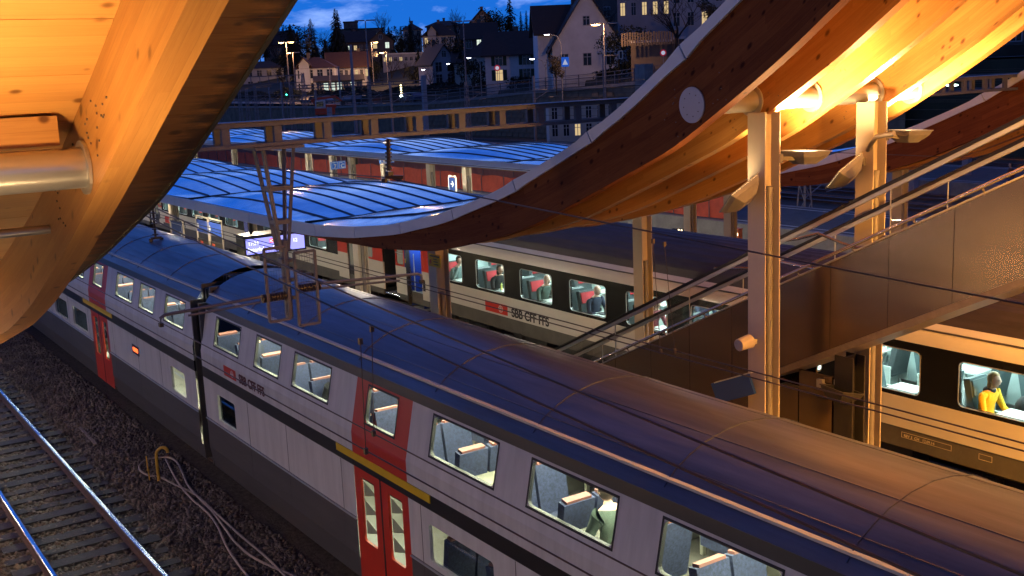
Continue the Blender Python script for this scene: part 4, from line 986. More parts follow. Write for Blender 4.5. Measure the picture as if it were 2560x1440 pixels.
# drop post: splayed legs to a mast
top = [Vector((-14.2+dx_, y_, 7.17)) for dx_ in (-.30, .03) for y_ in (5.58, 6.02)]
botm = [Vector((-14.2+dx_*.35-.02, 5.79+s_*.055, 5.75)) for dx_ in (-.30, .03) for s_ in (-1, 1)]
for t_, q in zip(top, botm):
    b = MB(); b.bar(t_, q, .042, .042); gpart(b, 'splayed_leg')
for f_ in (.40, .72):
    for i, j in ((0, 1), (2, 3), (0, 2), (1, 3)):
        b = MB(); b.bar(top[i].lerp(botm[i], f_), top[j].lerp(botm[j], f_), .04, .06); gpart(b, 'brace')
b = MB(); b.b2((-14.55, 5.45, 7.13), (-14.1, 6.15, 7.168)); gpart(b, 'clamp_plate')
b = MB(); b.tube([(-14.23, 5.79, 5.9), (-14.23, 5.79, 4.82)], .055, 12); gpart(b, 'drop_post', smooth=40)
for z in (5.62, 5.35, 5.1): 
    b = MB(); b.box((-14.23, 5.79, z), (.16, .16, .05)); gpart(b, 'clamp')
for s_ in (-1, 1):                                   # wire-mesh guards either side
    y0_, y1_ = (5.79+s_*.06, 5.79+s_*.36); b = MB(); z0_, z1_ = 4.78-.06*s_, 5.78-.05*s_
    for (p, q) in (((y0_, z0_), (y1_, z0_)), ((y1_, z0_), (y1_, z1_)), ((y1_, z1_), (y0_, z1_)), ((y0_, z1_), (y0_, z0_))):
        b.bar((-14.05, p[0], p[1]), (-14.05, q[0], q[1]), .035, .035)
    o = gpart(b, 'guard_frame'); b = MB()
    for i in range(1, 16): z = z0_+(z1_-z0_)*i/16; b.tube([(-14.05, y0_, z), (-14.05, y1_, z)], .0022, 4)
    for i in range(1, 8): y = y0_+(y1_-y0_)*i/8; b.tube([(-14.05, y, z0_), (-14.05, y, z1_)], .0022, 4)
    b.build('guard_mesh', m_gantry, o)
def insulator(mb, p0, p1, r=.055, n=9, core=.03):
    p0, p1 = Vector(p0), Vector(p1); mb.tube([p0, p1], core, 8)
    for i in range(n):
        c = p0.lerp(p1, (i+.5)/n); d = (p1-p0).normalized()*.008; mb.tube([c-d*1.4, c+d*1.4], r, 14)
m_insul = pm('insulator_brown', (.035, .02, .017), .35, var=.1); m_wire = pm('contact_wire', (.10, .075, .06), .5, .6, var=.15)
def arm(px, y0_, y1_, z0_, z1_, label, insul=.35):
    A = empty('cantilever_arm', (px, y0_, z0_), label, 'cantilever arm', 'catenary arms'); o_ = Vector((-px, -y0_, -z0_)); s_ = 1 if y1_ > y0_ else -1
    b = MB(); insulator(b, (px, y0_+s_*.08, z0_), (px, y0_+s_*(.08+insul), z0_), .06); b.build('insulator', m_insul, A, loc=o_, smooth=40)
    yi = y0_+s_*(.1+insul)
    b = MB(); b.tube([(px, yi, z0_+.03), (px+.02, y1_, z1_+.13), (px+.02, y1_+s_*.06, z1_+.10), (px+.02, y1_+s_*.06, z1_+.02)], .022, 8); b.tube([(px, yi, z0_-.04), (px+.02, y1_-s_*.30, z1_+.075)], .016, 8)
    b.build('arm_tube', m_gantry, A, loc=o_, smooth=40)
    b = MB(); b.box((px+.02, y1_+s_*.06, z1_+.01), (.07, .05, .05)); b.build('wire_clamp', m_dark, A, loc=o_); return A
arm(-14.1, 5.79, 4.05, 5.16, 5.02, 'left-reaching catenary arm with black ribbed insulator on the drop post')
arm(-14.1, 5.79, 7.75, 5.22, 5.05, 'right-reaching catenary arm from the drop post towards the parked coaches')

# ------------------------------------------------------------------ overhead wires
def wire(p0, p1, r, label, sag=0.0, name='overhead_wire', n=14, group='overhead wires'):
    b = MB(); p0, p1 = Vector(p0), Vector(p1)
    b.tube([p0.lerp(p1, i/n)-Vector((0, 0, sag*4*(i/n)*(1-i/n))) for i in range(n+1)], r, 6); return T(b.build(name, m_wire, smooth=60), label, 'wire', group)
wire((-70, 3.75, 5.03), (6, 3.75, 5.06), .0062, 'lower left contact wire running across the side of the double-deck train')
wire((-70, 4.05, 5.00), (6, 4.05, 5.02), .0062, 'contact wire just above it, also across the double-deck train')
wire((-14.2, 3.78, 6.55), (6, 3.78, 5.55), .0085, 'amber-lit carrier wire nearer the camera, across the train roof', .12)
wire((-14.2, 4.12, 6.50), (6, 4.12, 5.60), .0085, 'amber-lit carrier wire slightly farther, across the train roof', .12)
wire((-70, 3.9, 6.6), (-14.2, 3.95, 6.55), .009, 'carrier wire left of the gantry over the near track', .3)
wire((-90, 8.0, 4.9), (6, 8.1, 4.84), .0075, 'dark contact wire above the double-deck train, crossing the white lettering')
wire((-90, 8.2, 4.92), (6, 8.18, 4.87), .0075, 'second dark contact wire above the double-deck train')
wire((-14.2, 7.5, 6.58), (6, 8.15, 5.75), .009, 'thin dark carrier wire across the yellow posts', .08)
wire((-90, 8.1, 6.7), (-14.2, 7.45, 6.60), .009, 'thin carrier wire above the blue canopy', .35)
wire((-120, 18.3, 5.25), (6, 18.4, 5.2), .009, 'contact wire above the parked coaches'); wire((-120, 18.3, 6.3), (6, 18.4, 6.2), .008, 'carrier wire above the parked coaches', .2)
for x in (-60, -40): 
    pass
def dropper(p0, p1, label):
    b = MB(); b.tube([p0, p1], .004, 5); b.box(p0, (.03, .03, .05)); b.box(p1, (.03, .03, .05)); T(b.build('dropper', m_wire), label, 'dropper', 'wire droppers')
dropper((-7.85, 3.77, 5.96), (-7.85, 3.75, 5.05), 'left of two thin droppers hanging before the red train door'); dropper((-8.3, 4.1, 5.93), (-8.3, 4.05, 5.02), 'right of two thin droppers hanging before the red train door')
dropper((-9.2, 8.02, 6.12), (-9.2, 8.1, 4.86), 'dropper hanging in front of the yellow far post, left one'); dropper((-9.05, 8.05, 6.1), (-9.05, 8.18, 4.88), 'dropper hanging beside the yellow far post, right one')
b = MB()
insulator(b, (-14.2, 7.47, 7.15), (-14.2, 7.45, 6.7), .05, 8); b.box((-14.2, 7.45, 6.66), (.1, .08, .06)); b.bar((-14.2, 7.38, 6.62), (-14.1, 7.62, 6.6), .05, .05)
for s_ in (-.08, .16): b.tube([(-14.2, 7.45+s_, 6.6), (-14.2, 7.45+s_, 6.54)], .045, 10)
solo(b, 'hanging_insulator', m_insul, 'dark ribbed insulator hanging from the middle of the gantry', 'insulator')
p = atY(381, 510, 8.0); q = atY(389, 592, 8.0)
b = MB(); insulator(b, p+Vector((0, 0, .5)), q, .075, 10); b.bar(q+Vector((0, -.12, -.03)), q+Vector((0, .14, -.03)), .06, .06)
for s_ in (-.12, .14): b.tube([q+Vector((0, s_, -.03)), q+Vector((0, s_, -.12))], .05, 10)
solo(b, 'hanging_insulator', m_insul, 'dark ribbed insulator beside the near canopy edge at left', 'insulator')

# ------------------------------------------------------------------ escalator
ES = empty('escalator', (-15, 12.5, .55), 'stainless steel clad escalator with glass sides rising to the right', 'escalator'); EO = Vector((15, -12.5, -.55))
def ep(b, name, mat, parent=ES, **k):
    o = b.build(name, mat, parent, **k)
    if parent is ES: o.location = EO
    return o
k_ = .478
ztop = lambda x: 4.76+k_*(x+11.17)                  # top edge of the cladding
zbot = lambda x: 3.43+.49*(x+11.16)
yN, yF = 12.0, 13.2
xs_ = [-18.6+.945*i for i in range(17)]
for side, yy in ((0, yN), (1, yF)):
    for i in range(len(xs_)-1):
        xa, xb = xs_[i]+.004, xs_[i+1]-.004; g0 = lambda x: max(.56, zbot(x)) if x > -11.6 else .56
        b = MB(); xm = np.linspace(xa, xb, 4)
        vs = [(x, yy, g0(x)) for x in xm]+[(x, yy, max(.9, ztop(x))) for x in xm]+[(x, yy+.03, g0(x)) for x in xm]+[(x, yy+.03, max(.9, ztop(x))) for x in xm]
        fs = []
        for j in range(3): fs += [(j, j+1, 5+j, 4+j), (8+j, 12+j, 13+j, 9+j), (4+j, 5+j, 13+j, 12+j), (j, 8+j, 9+j, j+1)]
        fs += [(0, 4, 12, 8), (3, 11, 15, 7)]
        b.add(vs, fs); ep(b, 'cladding_panel', m_steel)
        if side == 0 or i % 1 == 0:                  # glass pane above each panel
            b = MB(); h0 = .62
            b.add([(xa, yy+.01, max(.95, ztop(xa))+.02), (xb, yy+.01, max(.95, ztop(xb))+.02), (xb, yy+.01, max(.95, ztop(xb))+h0), (xa, yy+.01, max(.95, ztop(xa))+h0)], [(0, 1, 2, 3)]); ep(b, 'glass_pane', m_glass)
            if i % 2 == 0: b = MB(); b.b2((xa-.006, yy+.004, max(.95, ztop(xa))+.02), (xa+.004, yy+.018, max(.95, ztop(xa))+h0)); ep(b, 'glass_joint', m_frame)
x0_, x1_ = xs_[0], xs_[-1]
def rail_pts(y, dz, x0=x0_, x1=x1_): return [(x, y, max(.95, ztop(x))+dz) for x in np.linspace(x0, x1, 20)]
m_hand = pm('handrail_rubber', (.012, .011, .011), .3, var=.1); m_brass = pm('tube_rail_steel', (.66, .60, .52), .22, .9, var=.04)
for y in (yN+.01, yF+.01):
    b = MB(); pts = rail_pts(y, .67)
    for a_, c_ in zip(pts[:-1], pts[1:]): b.bar(a_, c_, .09, .045)
    ep(b, 'handrail', m_hand); b = MB(); pts = rail_pts(y, .615)
    for a_, c_ in zip(pts[:-1], pts[1:]): b.bar(a_, c_, .06, .05)
    ep(b, 'handrail_guide', m_frame)
b = MB(); b.tube(rail_pts(yN-.07, .075), .024, 10); ep(b, 'tube_rail', m_brass, smooth=50)
b = MB(); b.tube(rail_pts(yN-.015, -.005), .012, 8); ep(b, 'edge_strip', m_frame)
for i in range(1, 17):
    x = xs_[i-1]+.4; z = max(.95, ztop(x)); b = MB(); b.bar((x, yN-.07, z+.07), (x, yN-.005, z-.02), .02, .02); ep(b, 'bracket', m_brass)
# inner landing rails that level out
z1 = ztop(-9.7)
b = MB(); b.tube([(-12.6, 12.25, z1-.62), (-11.6, 12.25, z1-.50), (-11.2, 12.25, z1-.36), (-10.6, 12.22, z1-.38), (-10.1, 12.18, z1-.30), (-9.7, 12.1, z1-.02), (-9.2, 12.0, z1+.25)], .022, 10); ep(b, 'curved_rail', m_brass, smooth=60)
b = MB(); b.tube([(-12.4, 12.8, z1-.30), (-11.4, 12.8, z1-.10), (-11.0, 12.8, z1+.02), (-10.4, 12.6, z1-.04), (-9.9, 12.3, z1-.02), (-9.6, 12.1, z1+.05)], .022, 10); ep(b, 'curved_rail', m_brass, smooth=60)
x = -17.6
while x < -3.6:
    z = ztop(x)-.35; b = MB(); b.b2((x, yN+.08, z-.22), (x+.4, yF-.05, z)); ep(b, 'step', m_dark); x += .4
b = MB(); xm = np.linspace(-11.4, x1_, 12)
b.add([(x, y, zbot(x)-.02) for y in (yN+.0, yF+.03) for x in xm]+[(x, y, zbot(x)+.08) for y in (yN-.012, yF+.03) for x in xm], [(i, i+1, 13+i, 12+i) for i in range(11)]+[(i, i+1, 25+i, 24+i) for i in range(11)]); ep(b, 'underside', pm('underside_steel', (.32, .28, .28), .35, .8))
for i in range(2):
    b = MB(); xx = -11.35+i*.62; b.b2((xx, yN+.10, .56), (xx+.60, yN+.14, 3.3+.3*i)); ep(b, 'machine_room_panel', m_steel)
b = MB(); b.b2((-11.36, yN+.141, .56), (-10.15, yN+.5, 3.2)); ep(b, 'machine_room', m_dark)
b = MB(); b.b2((-10.06, yN+.06, .56), (-9.74, yN+.08, 3.95)); b.b2((-10.06, yN+.30, .56), (-9.74, yN+.32, 3.95)); b.b2((-9.91, yN+.08, .56), (-9.89, yN+.30, 3.95)); ep(b, 'support_column', m_dark, bevel=.004)

# ------------------------------------------------------------------ lamps
def floodlight(label, pos, direction, power, on_post=None, color=(1.0, .60, .25), size=(.36, .24), lit=True, mat=None):
    mat = mat or m_steelpaint
    d = Vector(direction).normalized(); z = d; x = Vector((1, 0, 0)); y = z.cross(x).normalized(); x = y.cross(z)
    Fl = empty('floodlight', pos, label, 'floodlight', 'floodlights under the wave canopies'); Rm = Matrix((x, y, z)).transposed()
    b = MB(); w, h = size[0]*.62, size[1]*1.15
    vs = [Rm@Vector((sx*w*q, sy*h*q, zz)) for zz, q in ((-.17, .45), (-.06, .9), (.0, 1.0)) for sx, sy in ((-1, -1), (1, -1), (1, 1), (-1, 1))]
    fs = [(3, 2, 1, 0)]+[(r*4+i, r*4+(i+1) % 4, r*4+4+(i+1) % 4, r*4+4+i) for r in (0, 1) for i in range(4)]
    b.add(vs, fs); b.build('housing', mat, Fl, bevel=.008)
    b = MB(); b.add([Rm@Vector((sx*w*1.04, sy*h*1.04, zz)) for zz in (.001, .016) for sx, sy in ((-1, -1), (1, -1), (1, 1), (-1, 1))]+[Rm@Vector((sx*w*.93, sy*h*.93, zz)) for zz in (.001, .016) for sx, sy in ((-1, -1), (1, -1), (1, 1), (-1, 1))], [q for i in range(4) for q in ((i, (i+1) % 4, 4+(i+1) % 4, 4+i), (4+i, 4+(i+1) % 4, 12+(i+1) % 4, 12+i), (8+i, 12+i, 12+(i+1) % 4, 8+(i+1) % 4))])
    b.build('rim', mat, Fl)
    b = MB(); b.add([Rm@Vector((sx*w*.94, sy*h*.94, .004)) for sx, sy in ((-1, -1), (1, -1), (1, 1), (-1, 1))], [(0, 1, 2, 3)])
    b.build('lens', emit('lamp_lens', (1.0, .72, .36), 9.0) if lit else m_glass2, Fl)
    if on_post is not None:
        b = MB(); b.bar((0, 0, -.1), Vector(on_post)-Vector(pos), .05, .05); b.box(Vector(on_post)-Vector(pos), (.1, .06, .12)); b.build('bracket', m_steelpaint, Fl)
    if lit:
        ld = bpy.data.lights.new('floodlight_lamp', 'AREA'); ld.shape = 'RECTANGLE'; ld.size = size[0]; ld.size_y = size[1]*1.3; ld.energy = power; ld.color = color; ld.spread = R(165)
        lo = bpy.data.objects.new('floodlight_lamp', ld); COL.objects.link(lo); lo.parent = Fl; Rl = Matrix((x, -y, -z)).transposed().to_4x4(); Rl.translation = Rm@Vector((0, 0, .03)); lo.matrix_local = Rl
    return Fl
floodlight('glowing floodlight on the right side of the big near post, pointing up', (-10.55, 11.98, 6.76), (0.0, .05, 1), 330, (-10.6, 11.52, 6.7))
floodlight('glowing floodlight on the right side of the golden far post, pointing up', (-10.55, 14.22, 6.90), (0.0, .05, 1), 330, (-10.6, 13.76, 6.85))
floodlight('floodlight tilted on the left side of the big near post', (-10.75, 10.92, 6.27), (-.66, -.32, .68), 8, (-10.75, 11.2, 6.4))
floodlight('floodlight tilted on the left side of the golden far post', (-10.75, 13.05, 6.40), (-.66, -.32, .68), 15, (-10.75, 13.44, 6.5))
floodlight('floodlight left of the picture lighting the near soffit', (-6.3, .62, 6.72), (.02, .22, 1), 75, (-7.5, .3, 6.4))
floodlight('added fill floodlight below the picture, lighting the near overhang', (-5.4, 1.55, 4.3), (-.1, .12, 1), 16, (-5.4, 1.4, .6))  # added lamp, stands in for bounce light on the overhang
floodlight('floodlight on the second near-platform post, left of the picture', (-14.6, .3, 3.1), (.02, .12, 1), 110, (-15.6, .3, 3.0))
floodlight('floodlight on the third near-platform post, left of the picture', (-22.5, .3, 2.9), (.02, .12, 1), 110, (-23.5, .3, 2.8))
floodlight('added fill floodlight behind the camera, bouncing off the near soffit', (2.4, .4, 8.6), (0, .2, 1), 90, (1.2, .1, 8.4))  # added out of view to brighten the train side
floodlight('added downward fill lamp beside the parked coach, in place of light bounced off the wave', (-3.6, 13.9, 7.3), (-.30, .25, -1), 2200, (-2.9, 13.6, 7.6), color=(1, .40, .055))  # added lamp replacing the warm timber bounce on the coach
floodlight('added downward fill lamp above the double-deck train, in place of light bounced off the wave', (-4.9, 10.75, 7.7), (-.75, .35, -1), 620, (-2.9, 11.2, 8.0), color=(1, .40, .055))  # added out of view to gild the posts and the train roof
floodlight('floodlight right of the picture under the upper end of the big wave', (-2.9, 12.2, 10.3), (0, .05, 1), 90, (-2.9, 11.7, 10.2))
b = MB(); b.tube([(-9.9, 13.05, 6.95), (-10.2, 13.05, 6.9), (-10.35, 13.12, 6.78), (-10.7, 13.5, 6.66)], .035, 12); T(b.build('conduit_pipe', m_steelpaint, smooth=50), 'bent pipe bracket left of the golden far post', 'pipe')
b = MB(); c = atX(1862, 856, -10.72); c2 = Vector(c); b.tube([c2+Vector((.0, -.12, -.02)), c2+Vector((0, .10, .0))], [.085, .10], 18); b.tube([c2+Vector((0, .09, 0)), c2+Vector((0, .14, .0))], [.06, .03], 14); b.bar(c2+Vector((.0, .1, 0)), (-10.72, 11.25, c2.z-.03), .03, .06)
solo(b, 'spotlight', m_post, 'unlit round spotlight low on the big near post', 'spotlight', smooth=40)
c = atY(2105, 975, 12.0)
floodlight('unlit floodlight with dark housing below the escalator', c, (.1, .25, 1), 0, c+Vector((-.42, .05, .0)), lit=False, size=(.32, .2), mat=m_dark)
m_ptube = emit('platform_tube', (1.0, .84, .60), 260.0)
def platform_lamp(x, y, z, label, ln=1.5, mat=m_ptube, up=.12):
    Pl = empty('platform_lamp', (x, y, z), label, 'lamp', 'lamps under the canopies')
    b = MB(); b.b2((-ln/2, -.08, .02), (ln/2, .08, .09)); b.build('housing', m_frame, Pl); b = MB(); b.b2((-ln/2+.03, -.055, .0), (ln/2-.03, .055, .018)); b.build('tube', mat, Pl)
    b = MB()
    for q in (-ln*.35, ln*.35): b.tube([(q, 0, .085), (q, 0, .085+up)], .012, 6)
    b.build('hanger', m_frame, Pl); return Pl
ordn = ['first', 'second', 'third', 'fourth', 'fifth', 'sixth', 'seventh', 'eighth', 'ninth', 'tenth']
for i in range(7): platform_lamp(-23.5-7*i, 11.5, 4.42, 'strip lamp under the middle canopy, %s from the screen end' % ordn[i])
m_ptube1 = emit('near_platform_tube', (1.0, .70, .48), 200.0)
for i in range(7): platform_lamp(-36+6*i, -.5, 3.78, 'strip lamp on the near platform, left of the picture, %s from the far end' % ordn[i], 1.5, m_ptube1, up=float(S1(-36+6*i))-3.78-.09)
m_ptube3 = emit('platform_tube_far', (1.0, .88, .64), 260.0)
for i in range(8): platform_lamp(-33-8.2*i, 23.9, 4.42, 'strip lamp along the near edge of the farther canopy, %s from the right' % ordn[i], 1.8, m_ptube3)
for i in range(8): platform_lamp(-30-8.2*i, 28.6, 4.42, 'strip lamp under the farther canopy, %s from the right' % ordn[i], 1.8, m_ptube3)

# ------------------------------------------------------------------ signs, screen, posters
m_sblue = pm('sign_blue', (.012, .045, .22), .4, var=.05); m_swhite = pm('sign_white', (.7, .7, .68), .5, var=.03)
m_scr = emit('screen_glow', (.30, .30, 1.0), 1.35); m_scrw = emit('screen_text', (.95, .97, 1.0), 1.5)
XS = -29.5
q0, q1, q2, q3 = atX(617, 638, XS), atX(762, 616, XS), atX(762, 588, XS), atX(617, 599, XS)
ya, yb, zb_, zt_ = q0.y, q1.y, q0.z, q3.z
S = empty('departure_screen', (XS, (ya+yb)/2, (zb_+zt_)/2), 'lit violet departure screen reading Interlaken Ost hanging under the canopy edge', 'screen'); SO = -Vector(S.location)
b = MB(); b.b2((XS-.62, ya-.05, zb_-.05), (XS-.012, yb+.05, zt_+.06)); b.b2((XS-.7, ya-.08, zt_+.062), (XS+.10, yb+.08, zt_+.10)); o = b.build('housing', m_dark, S, bevel=.01); o.location = SO
for y0_, y1_ in ((ya, ya+(yb-ya)*.515), (ya+(yb-ya)*.525, yb)):
    b = MB(); b.add([(XS, y0_, zb_), (XS, y1_, zb_), (XS, y1_, zt_), (XS, y0_, zt_)], [(0, 1, 2, 3)]); o = b.build('display', m_scr, S); o.location = SO
for txt, y_, z_, sz in (('Interlaken Ost', ya+.05, zb_+.07, .165), ('17:34', ya+.06, zt_-.18, .14), ('12', yb-.35, zt_-.22, .14)):
    inst('screen_lettering', text_mesh(txt, sz, m_scrw, .002), (XS+.004+SO.x, y_+SO.y, z_+SO.z), S, (PI/2, 0, PI/2))
b = MB(); yy = ya+(yb-ya)*.40; b.b2((XS+.002, yy, zt_-.17), (XS+.005, yy+.27, zt_-.05)); o = b.build('service_badge', emit('badge_red', (1, .05, .06), 1.0), S); o.location = SO
inst('screen_lettering', text_mesh('IC 61', .095, m_scrw, .001), (XS+.007+SO.x, yy+.015+SO.y, zt_-.145+SO.z), S, (PI/2, 0, PI/2))
b = MB()
for y_ in (ya+.3, yb-.3): b.b2((XS-.36, y_-.04, zt_+.10), (XS-.28, y_+.04, 4.6))
o = b.build('hanger', m_dark, S); o.location = SO
# no-smoking / smoking point board and timetable frames on the platform
def board(px0, px1, py0, py1, Y, label, builder, name='notice_board'):
    a = atY(px0, py1, Y); c = atY(px1, py0, Y); B = empty(name, (a.x, Y, .55), label, 'sign'); O = Vector((-a.x, -Y, -.55)); w = c.x-a.x
    def bp_(mb, nm, mat, parent=B): o = mb.build(nm, mat, parent); o.location = O if parent is B else (0, 0, 0); return o
    for x in (a.x-.05, c.x+.05):
        mb = MB(); mb.tube([(x, Y, .55), (x, Y, c.z+.12)], .032, 10); bp_(mb, 'frame_tube', m_post)
    mb = MB(); mb.tube([(a.x-.05, Y, c.z+.10), (c.x+.05, Y, c.z+.10)], .032, 10); bp_(mb, 'top_tube', m_post)
    builder(bp_, a.x, c.x, a.z, c.z, Y); return B
def smoke(bp_, x0, x1, z0, z1, Y):
    mb = MB(); mb.b2((x0, Y-.02, 1.0), (x1, Y+.02, z1)); o = bp_(mb, 'panel', m_sblue); w = x1-x0
    mb = MB(); t = .012
    A = (x0+.08, z1-.10-w*.62, x1-.08, z1-.10)
    for (p, q) in (((A[0], A[1]), (A[2], A[1])), ((A[2], A[1]), (A[2], A[3])), ((A[2], A[3]), (A[0], A[3])), ((A[0], A[3]), (A[0], A[1]))): mb.bar((p[0], Y-.026, p[1]), (q[0], Y-.026, q[1]), .006, t, up=(0, 0, 1) if p[1] == q[1] else (1, 0, 0))
    zc = (A[1]+A[3])/2-.03; mb.b2((A[0]+.06, Y-.028, zc-.025), (A[2]-.10, Y-.022, zc+.025))
    mb.tube([(A[2]-.12, Y-.025, zc+.05), (A[2]-.07, Y-.025, zc+.10), (A[2]-.14, Y-.025, zc+.15), (A[2]-.22, Y-.025, zc+.19)], .016, 6)
    for i in range(3): mb.b2((x0+.12, Y-.026, A[1]-.12-.09*i), (x1-.14-.05*i, Y-.022, A[1]-.075-.09*i))
    bp_(mb, 'pictogram', m_swhite)
board(432, 456, 557, 595, 12.6, 'blue smoking-area board with cigarette pictogram on the middle platform', smoke)
def timet(bp_, x0, x1, z0, z1, Y):
    mb = MB(); zz = z1-.46; mb.b2((x0, Y-.02, zz), (x1, Y+.02, z1-.03)); bp_(mb, 'header_panel', pm('poster_blue', (.03, .085, .42), .4, var=.04))
    mb = MB(); mb.tube([(x0+.14, Y-.026, z1-.26), (x0+.14, Y-.021, z1-.26)], .11, 18); mb.m = [0]*len(mb.f); bp_(mb, 'clock_symbol', m_swhite)
    mb = MB(); mb.b2((x0, Y-.02, .95), (x1, Y+.02, zz-.25)); bp_(mb, 'case', m_dark)
    mb = MB(); mb.b2((x0+.05, Y-.026, 1.0), (x1-.05, Y-.021, zz-.42)); bp_(mb, 'yellow_timetable', pm('timetable_yellow', (.85, .56, .02), .5, var=.06, scale=30))
    mb = MB(); mb.b2((x0+.3, Y-.028, zz-.40), (x0+.55, Y-.022, zz-.32)); bp_(mb, 'red_header', pm('poster_red', (.7, .10, .04), .5, var=.05))
    mb = MB()
    for i in range(6): mb.b2((x0+.12, Y-.0285, zz-.55-.06*i), (x1-.12, Y-.0265, zz-.535-.06*i))
    bp_(mb, 'timetable_line', m_letter)
board(498, 521, 553, 613, 12.9, 'left of the two blue and yellow timetable boards', timet, 'timetable_board'); board(527, 553, 560, 622, 12.9, 'right of the two blue and yellow timetable boards, beside the blue post', timet, 'timetable_board')
b = MB(); b.b2((-35.40-.17, 13.14, .56), (-35.40+.17, 13.148, 4.3)); T(b.build('post_panel', pm('post_blue', (.03, .05, .30), .45, var=.05)), 'tall blue panel covering the canopy post left of the screen', 'panel')
# platform number signs under the farther canopy
def numsign(px0, px1, py0, py1, X, chars, label):
    a = atX(px0, py1, X); c = atX(px1, py0, X); w = c.y-a.y; h = c.z-a.z-.03; S_ = empty('platform_sign', (X, a.y, a.z), label, 'sign', 'platform number signs', PI/2)
    n = len(chars); cw = w/n; m_sl = pm('sign_blue_lit', (.02, .085, .32), .4, var=.03, em=(.02, .12, .42), ems=.45)
    for i, ch in enumerate(chars):
        x = i*cw; b = MB(); b.b2((x+.015, -.05, 0), (x+cw-.015, .05, h)); o = b.build('sign_face', m_sl, S_)
        b = MB(); t = .022
        for p, q in (((x+.04, .03), (x+cw-.04, .03+t)), ((x+.04, h-.03-t), (x+cw-.04, h-.03)), ((x+.04, .03+t), (x+.04+t, h-.03-t)), ((x+cw-.04-t, .03+t), (x+cw-.04, h-.03-t))): b.b2((p[0], -.057, p[1]), (q[0], -.052, q[1]))
        b.b2((x+.11, -.057, h*.80), (x+.11+cw*.3, -.052, h*.86)); b.build('border', m_swhite, o)
        inst('numeral', text_mesh(ch, h*.72, m_swhite, .012, align='CENTER'), (x+cw*.54, -.06, h*.14), o, (PI/2, 0, 0))
    b = MB(); b.b2((w*.3, -.03, h), (w*.36, .03, 4.55-a.z)); b.b2((w*.7, -.03, h), (w*.76, .03, 4.55-a.z)); b.build('hanger', m_gantry, S_)
    return S_
numsign(827, 863, 400, 424, -54.0, '7C', 'blue hanging platform sign with numeral 7 and letter C'); numsign(949, 984, 388, 409, -49.0, ('E', '8'), 'blue hanging platform sign with numeral 8, partly behind the insulator')
b = MB(); b.b2((0, -.03, 0), (.5, .03, .55)); o = solo(b, 'platform_sign', m_sblue, 'small blue arrow sign with white rim low before the red fence', 'sign', loc=atY(1125, 475, 25.0)); b = MB(); b.tube([(-.05, 0, -1.6), (-.05, 0, .55), (.0, 0, .62), (.5, 0, .62), (.55, 0, .55), (.55, 0, -1.6)], .035, 8); b.build('rim', m_swhite, o); b = MB(); b.bar((.15, -.035, .28), (.38, -.035, .28), .01, .06); b.bar((.26, -.035, .40), (.39, -.035, .28), .01, .05); b.bar((.26, -.035, .16), (.39, -.035, .28), .01, .05); b.build('arrow', m_swhite, o)
# yellow high-voltage plate on post, blue hanging sign
a = atY(1074, 664, 10.85); c = atY(1102, 639, 10.85)
b = MB(); b.b2((a.x, 10.835, a.z), (c.x, 10.848, c.z)); o = solo(b, 'warning_plate', pm('warning_yellow', (.72, .47, .01), .5, var=.08), 'small yellow high-voltage warning plate with lightning bolt on a post', 'sign'); w = c.x-a.x; h = c.z-a.z
b = MB(); yy = 10.832
b.add([(a.x+w*p[0], yy, a.z+h*p[1]) for p in ((.14, .55), (.26, .55), (.2, .38), (.28, .38), (.12, .1), (.16, .3), (.08, .3))], [(0, 1, 2, 3, 4, 5, 6)]); b.build('lightning_bolt', pm('bolt_red', (.6, .06, .02), .5, var=0), o)
b = MB(); b.b2((a.x+w*.1, yy-.001, a.z+h*.78), (a.x+w*.92, yy+.001, a.z+h*.9))
for i in range(3): b.b2((a.x+w*.42, yy-.001, a.z+h*(.18+.2*i)), (a.x+w*(.82-.06*i), yy+.001, a.z+h*(.26+.2*i)))
b.build('printed_line', m_letter, o)
b = MB(); P0 = atY(1788, 1003, 11.0); P1 = atX(1880, 962, -10.72); b.bar((P0.x, P0.y, P0.z+.12), (P1.x, P1.y, P1.z+.02), .05, .30); o = solo(b, 'hanging_sign', m_sblue, 'dark blue sign box seen edge-on beside the big near post', 'sign'); b = MB(); b.bar((P0.x, P0.y, P0.z+.28), (P1.x, P1.y, P1.z+.18), .055, .015); b.build('sign_rim', m_frame, o)
# red construction fence on the far platform
def fence(x0, x1, y, z0, z1, label, mat, pitch):
    Fn = empty('barrier_fence', (x0, y, z0), label, 'fence'); x = x0; i = 0
    while x < x1:
        xb = min(x1, x+pitch); n = 6; b = MB(); vs = []
        for j in range(n+1):
            xx = x+(xb-x)*j/n
            for kz in range(4): vs.append((xx-x0, .05*math.sin(xx*1.7+kz*2)+.03*math.sin(xx*4.1), (z1-z0)*kz/3+(.04*math.sin(xx*2.2) if kz == 3 else 0)))
        b.add(vs, [(j*4+k2, (j+1)*4+k2, (j+1)*4+k2+1, j*4+k2+1) for j in range(n) for k2 in range(3)]); b.build('mesh_panel', mat, Fn, smooth=60)
        b = MB(); b.tube([(x-x0, -.06, 0), (x-x0, -.06, z1-z0+.08)], .025, 6); b.build('fence_post', m_gantry, Fn); x += pitch; i += 1
m_orange = pm('fence_orange_red', (.60, .10, .055), .85, var=.15, scale=2.5, bump=.2, bscale=8); m_maroon = pm('fence_maroon', (.26, .10, .085), .9, var=.15, scale=1.5)
fence(-118, -38.6, 38.6, .56, 1.62, 'low orange-red construction fence along the far platform', m_orange, 2.6); fence(-130, -44, 44.6, .0, 3.0, 'taller dull maroon screen behind the orange-red fence', m_maroon, 4.0)
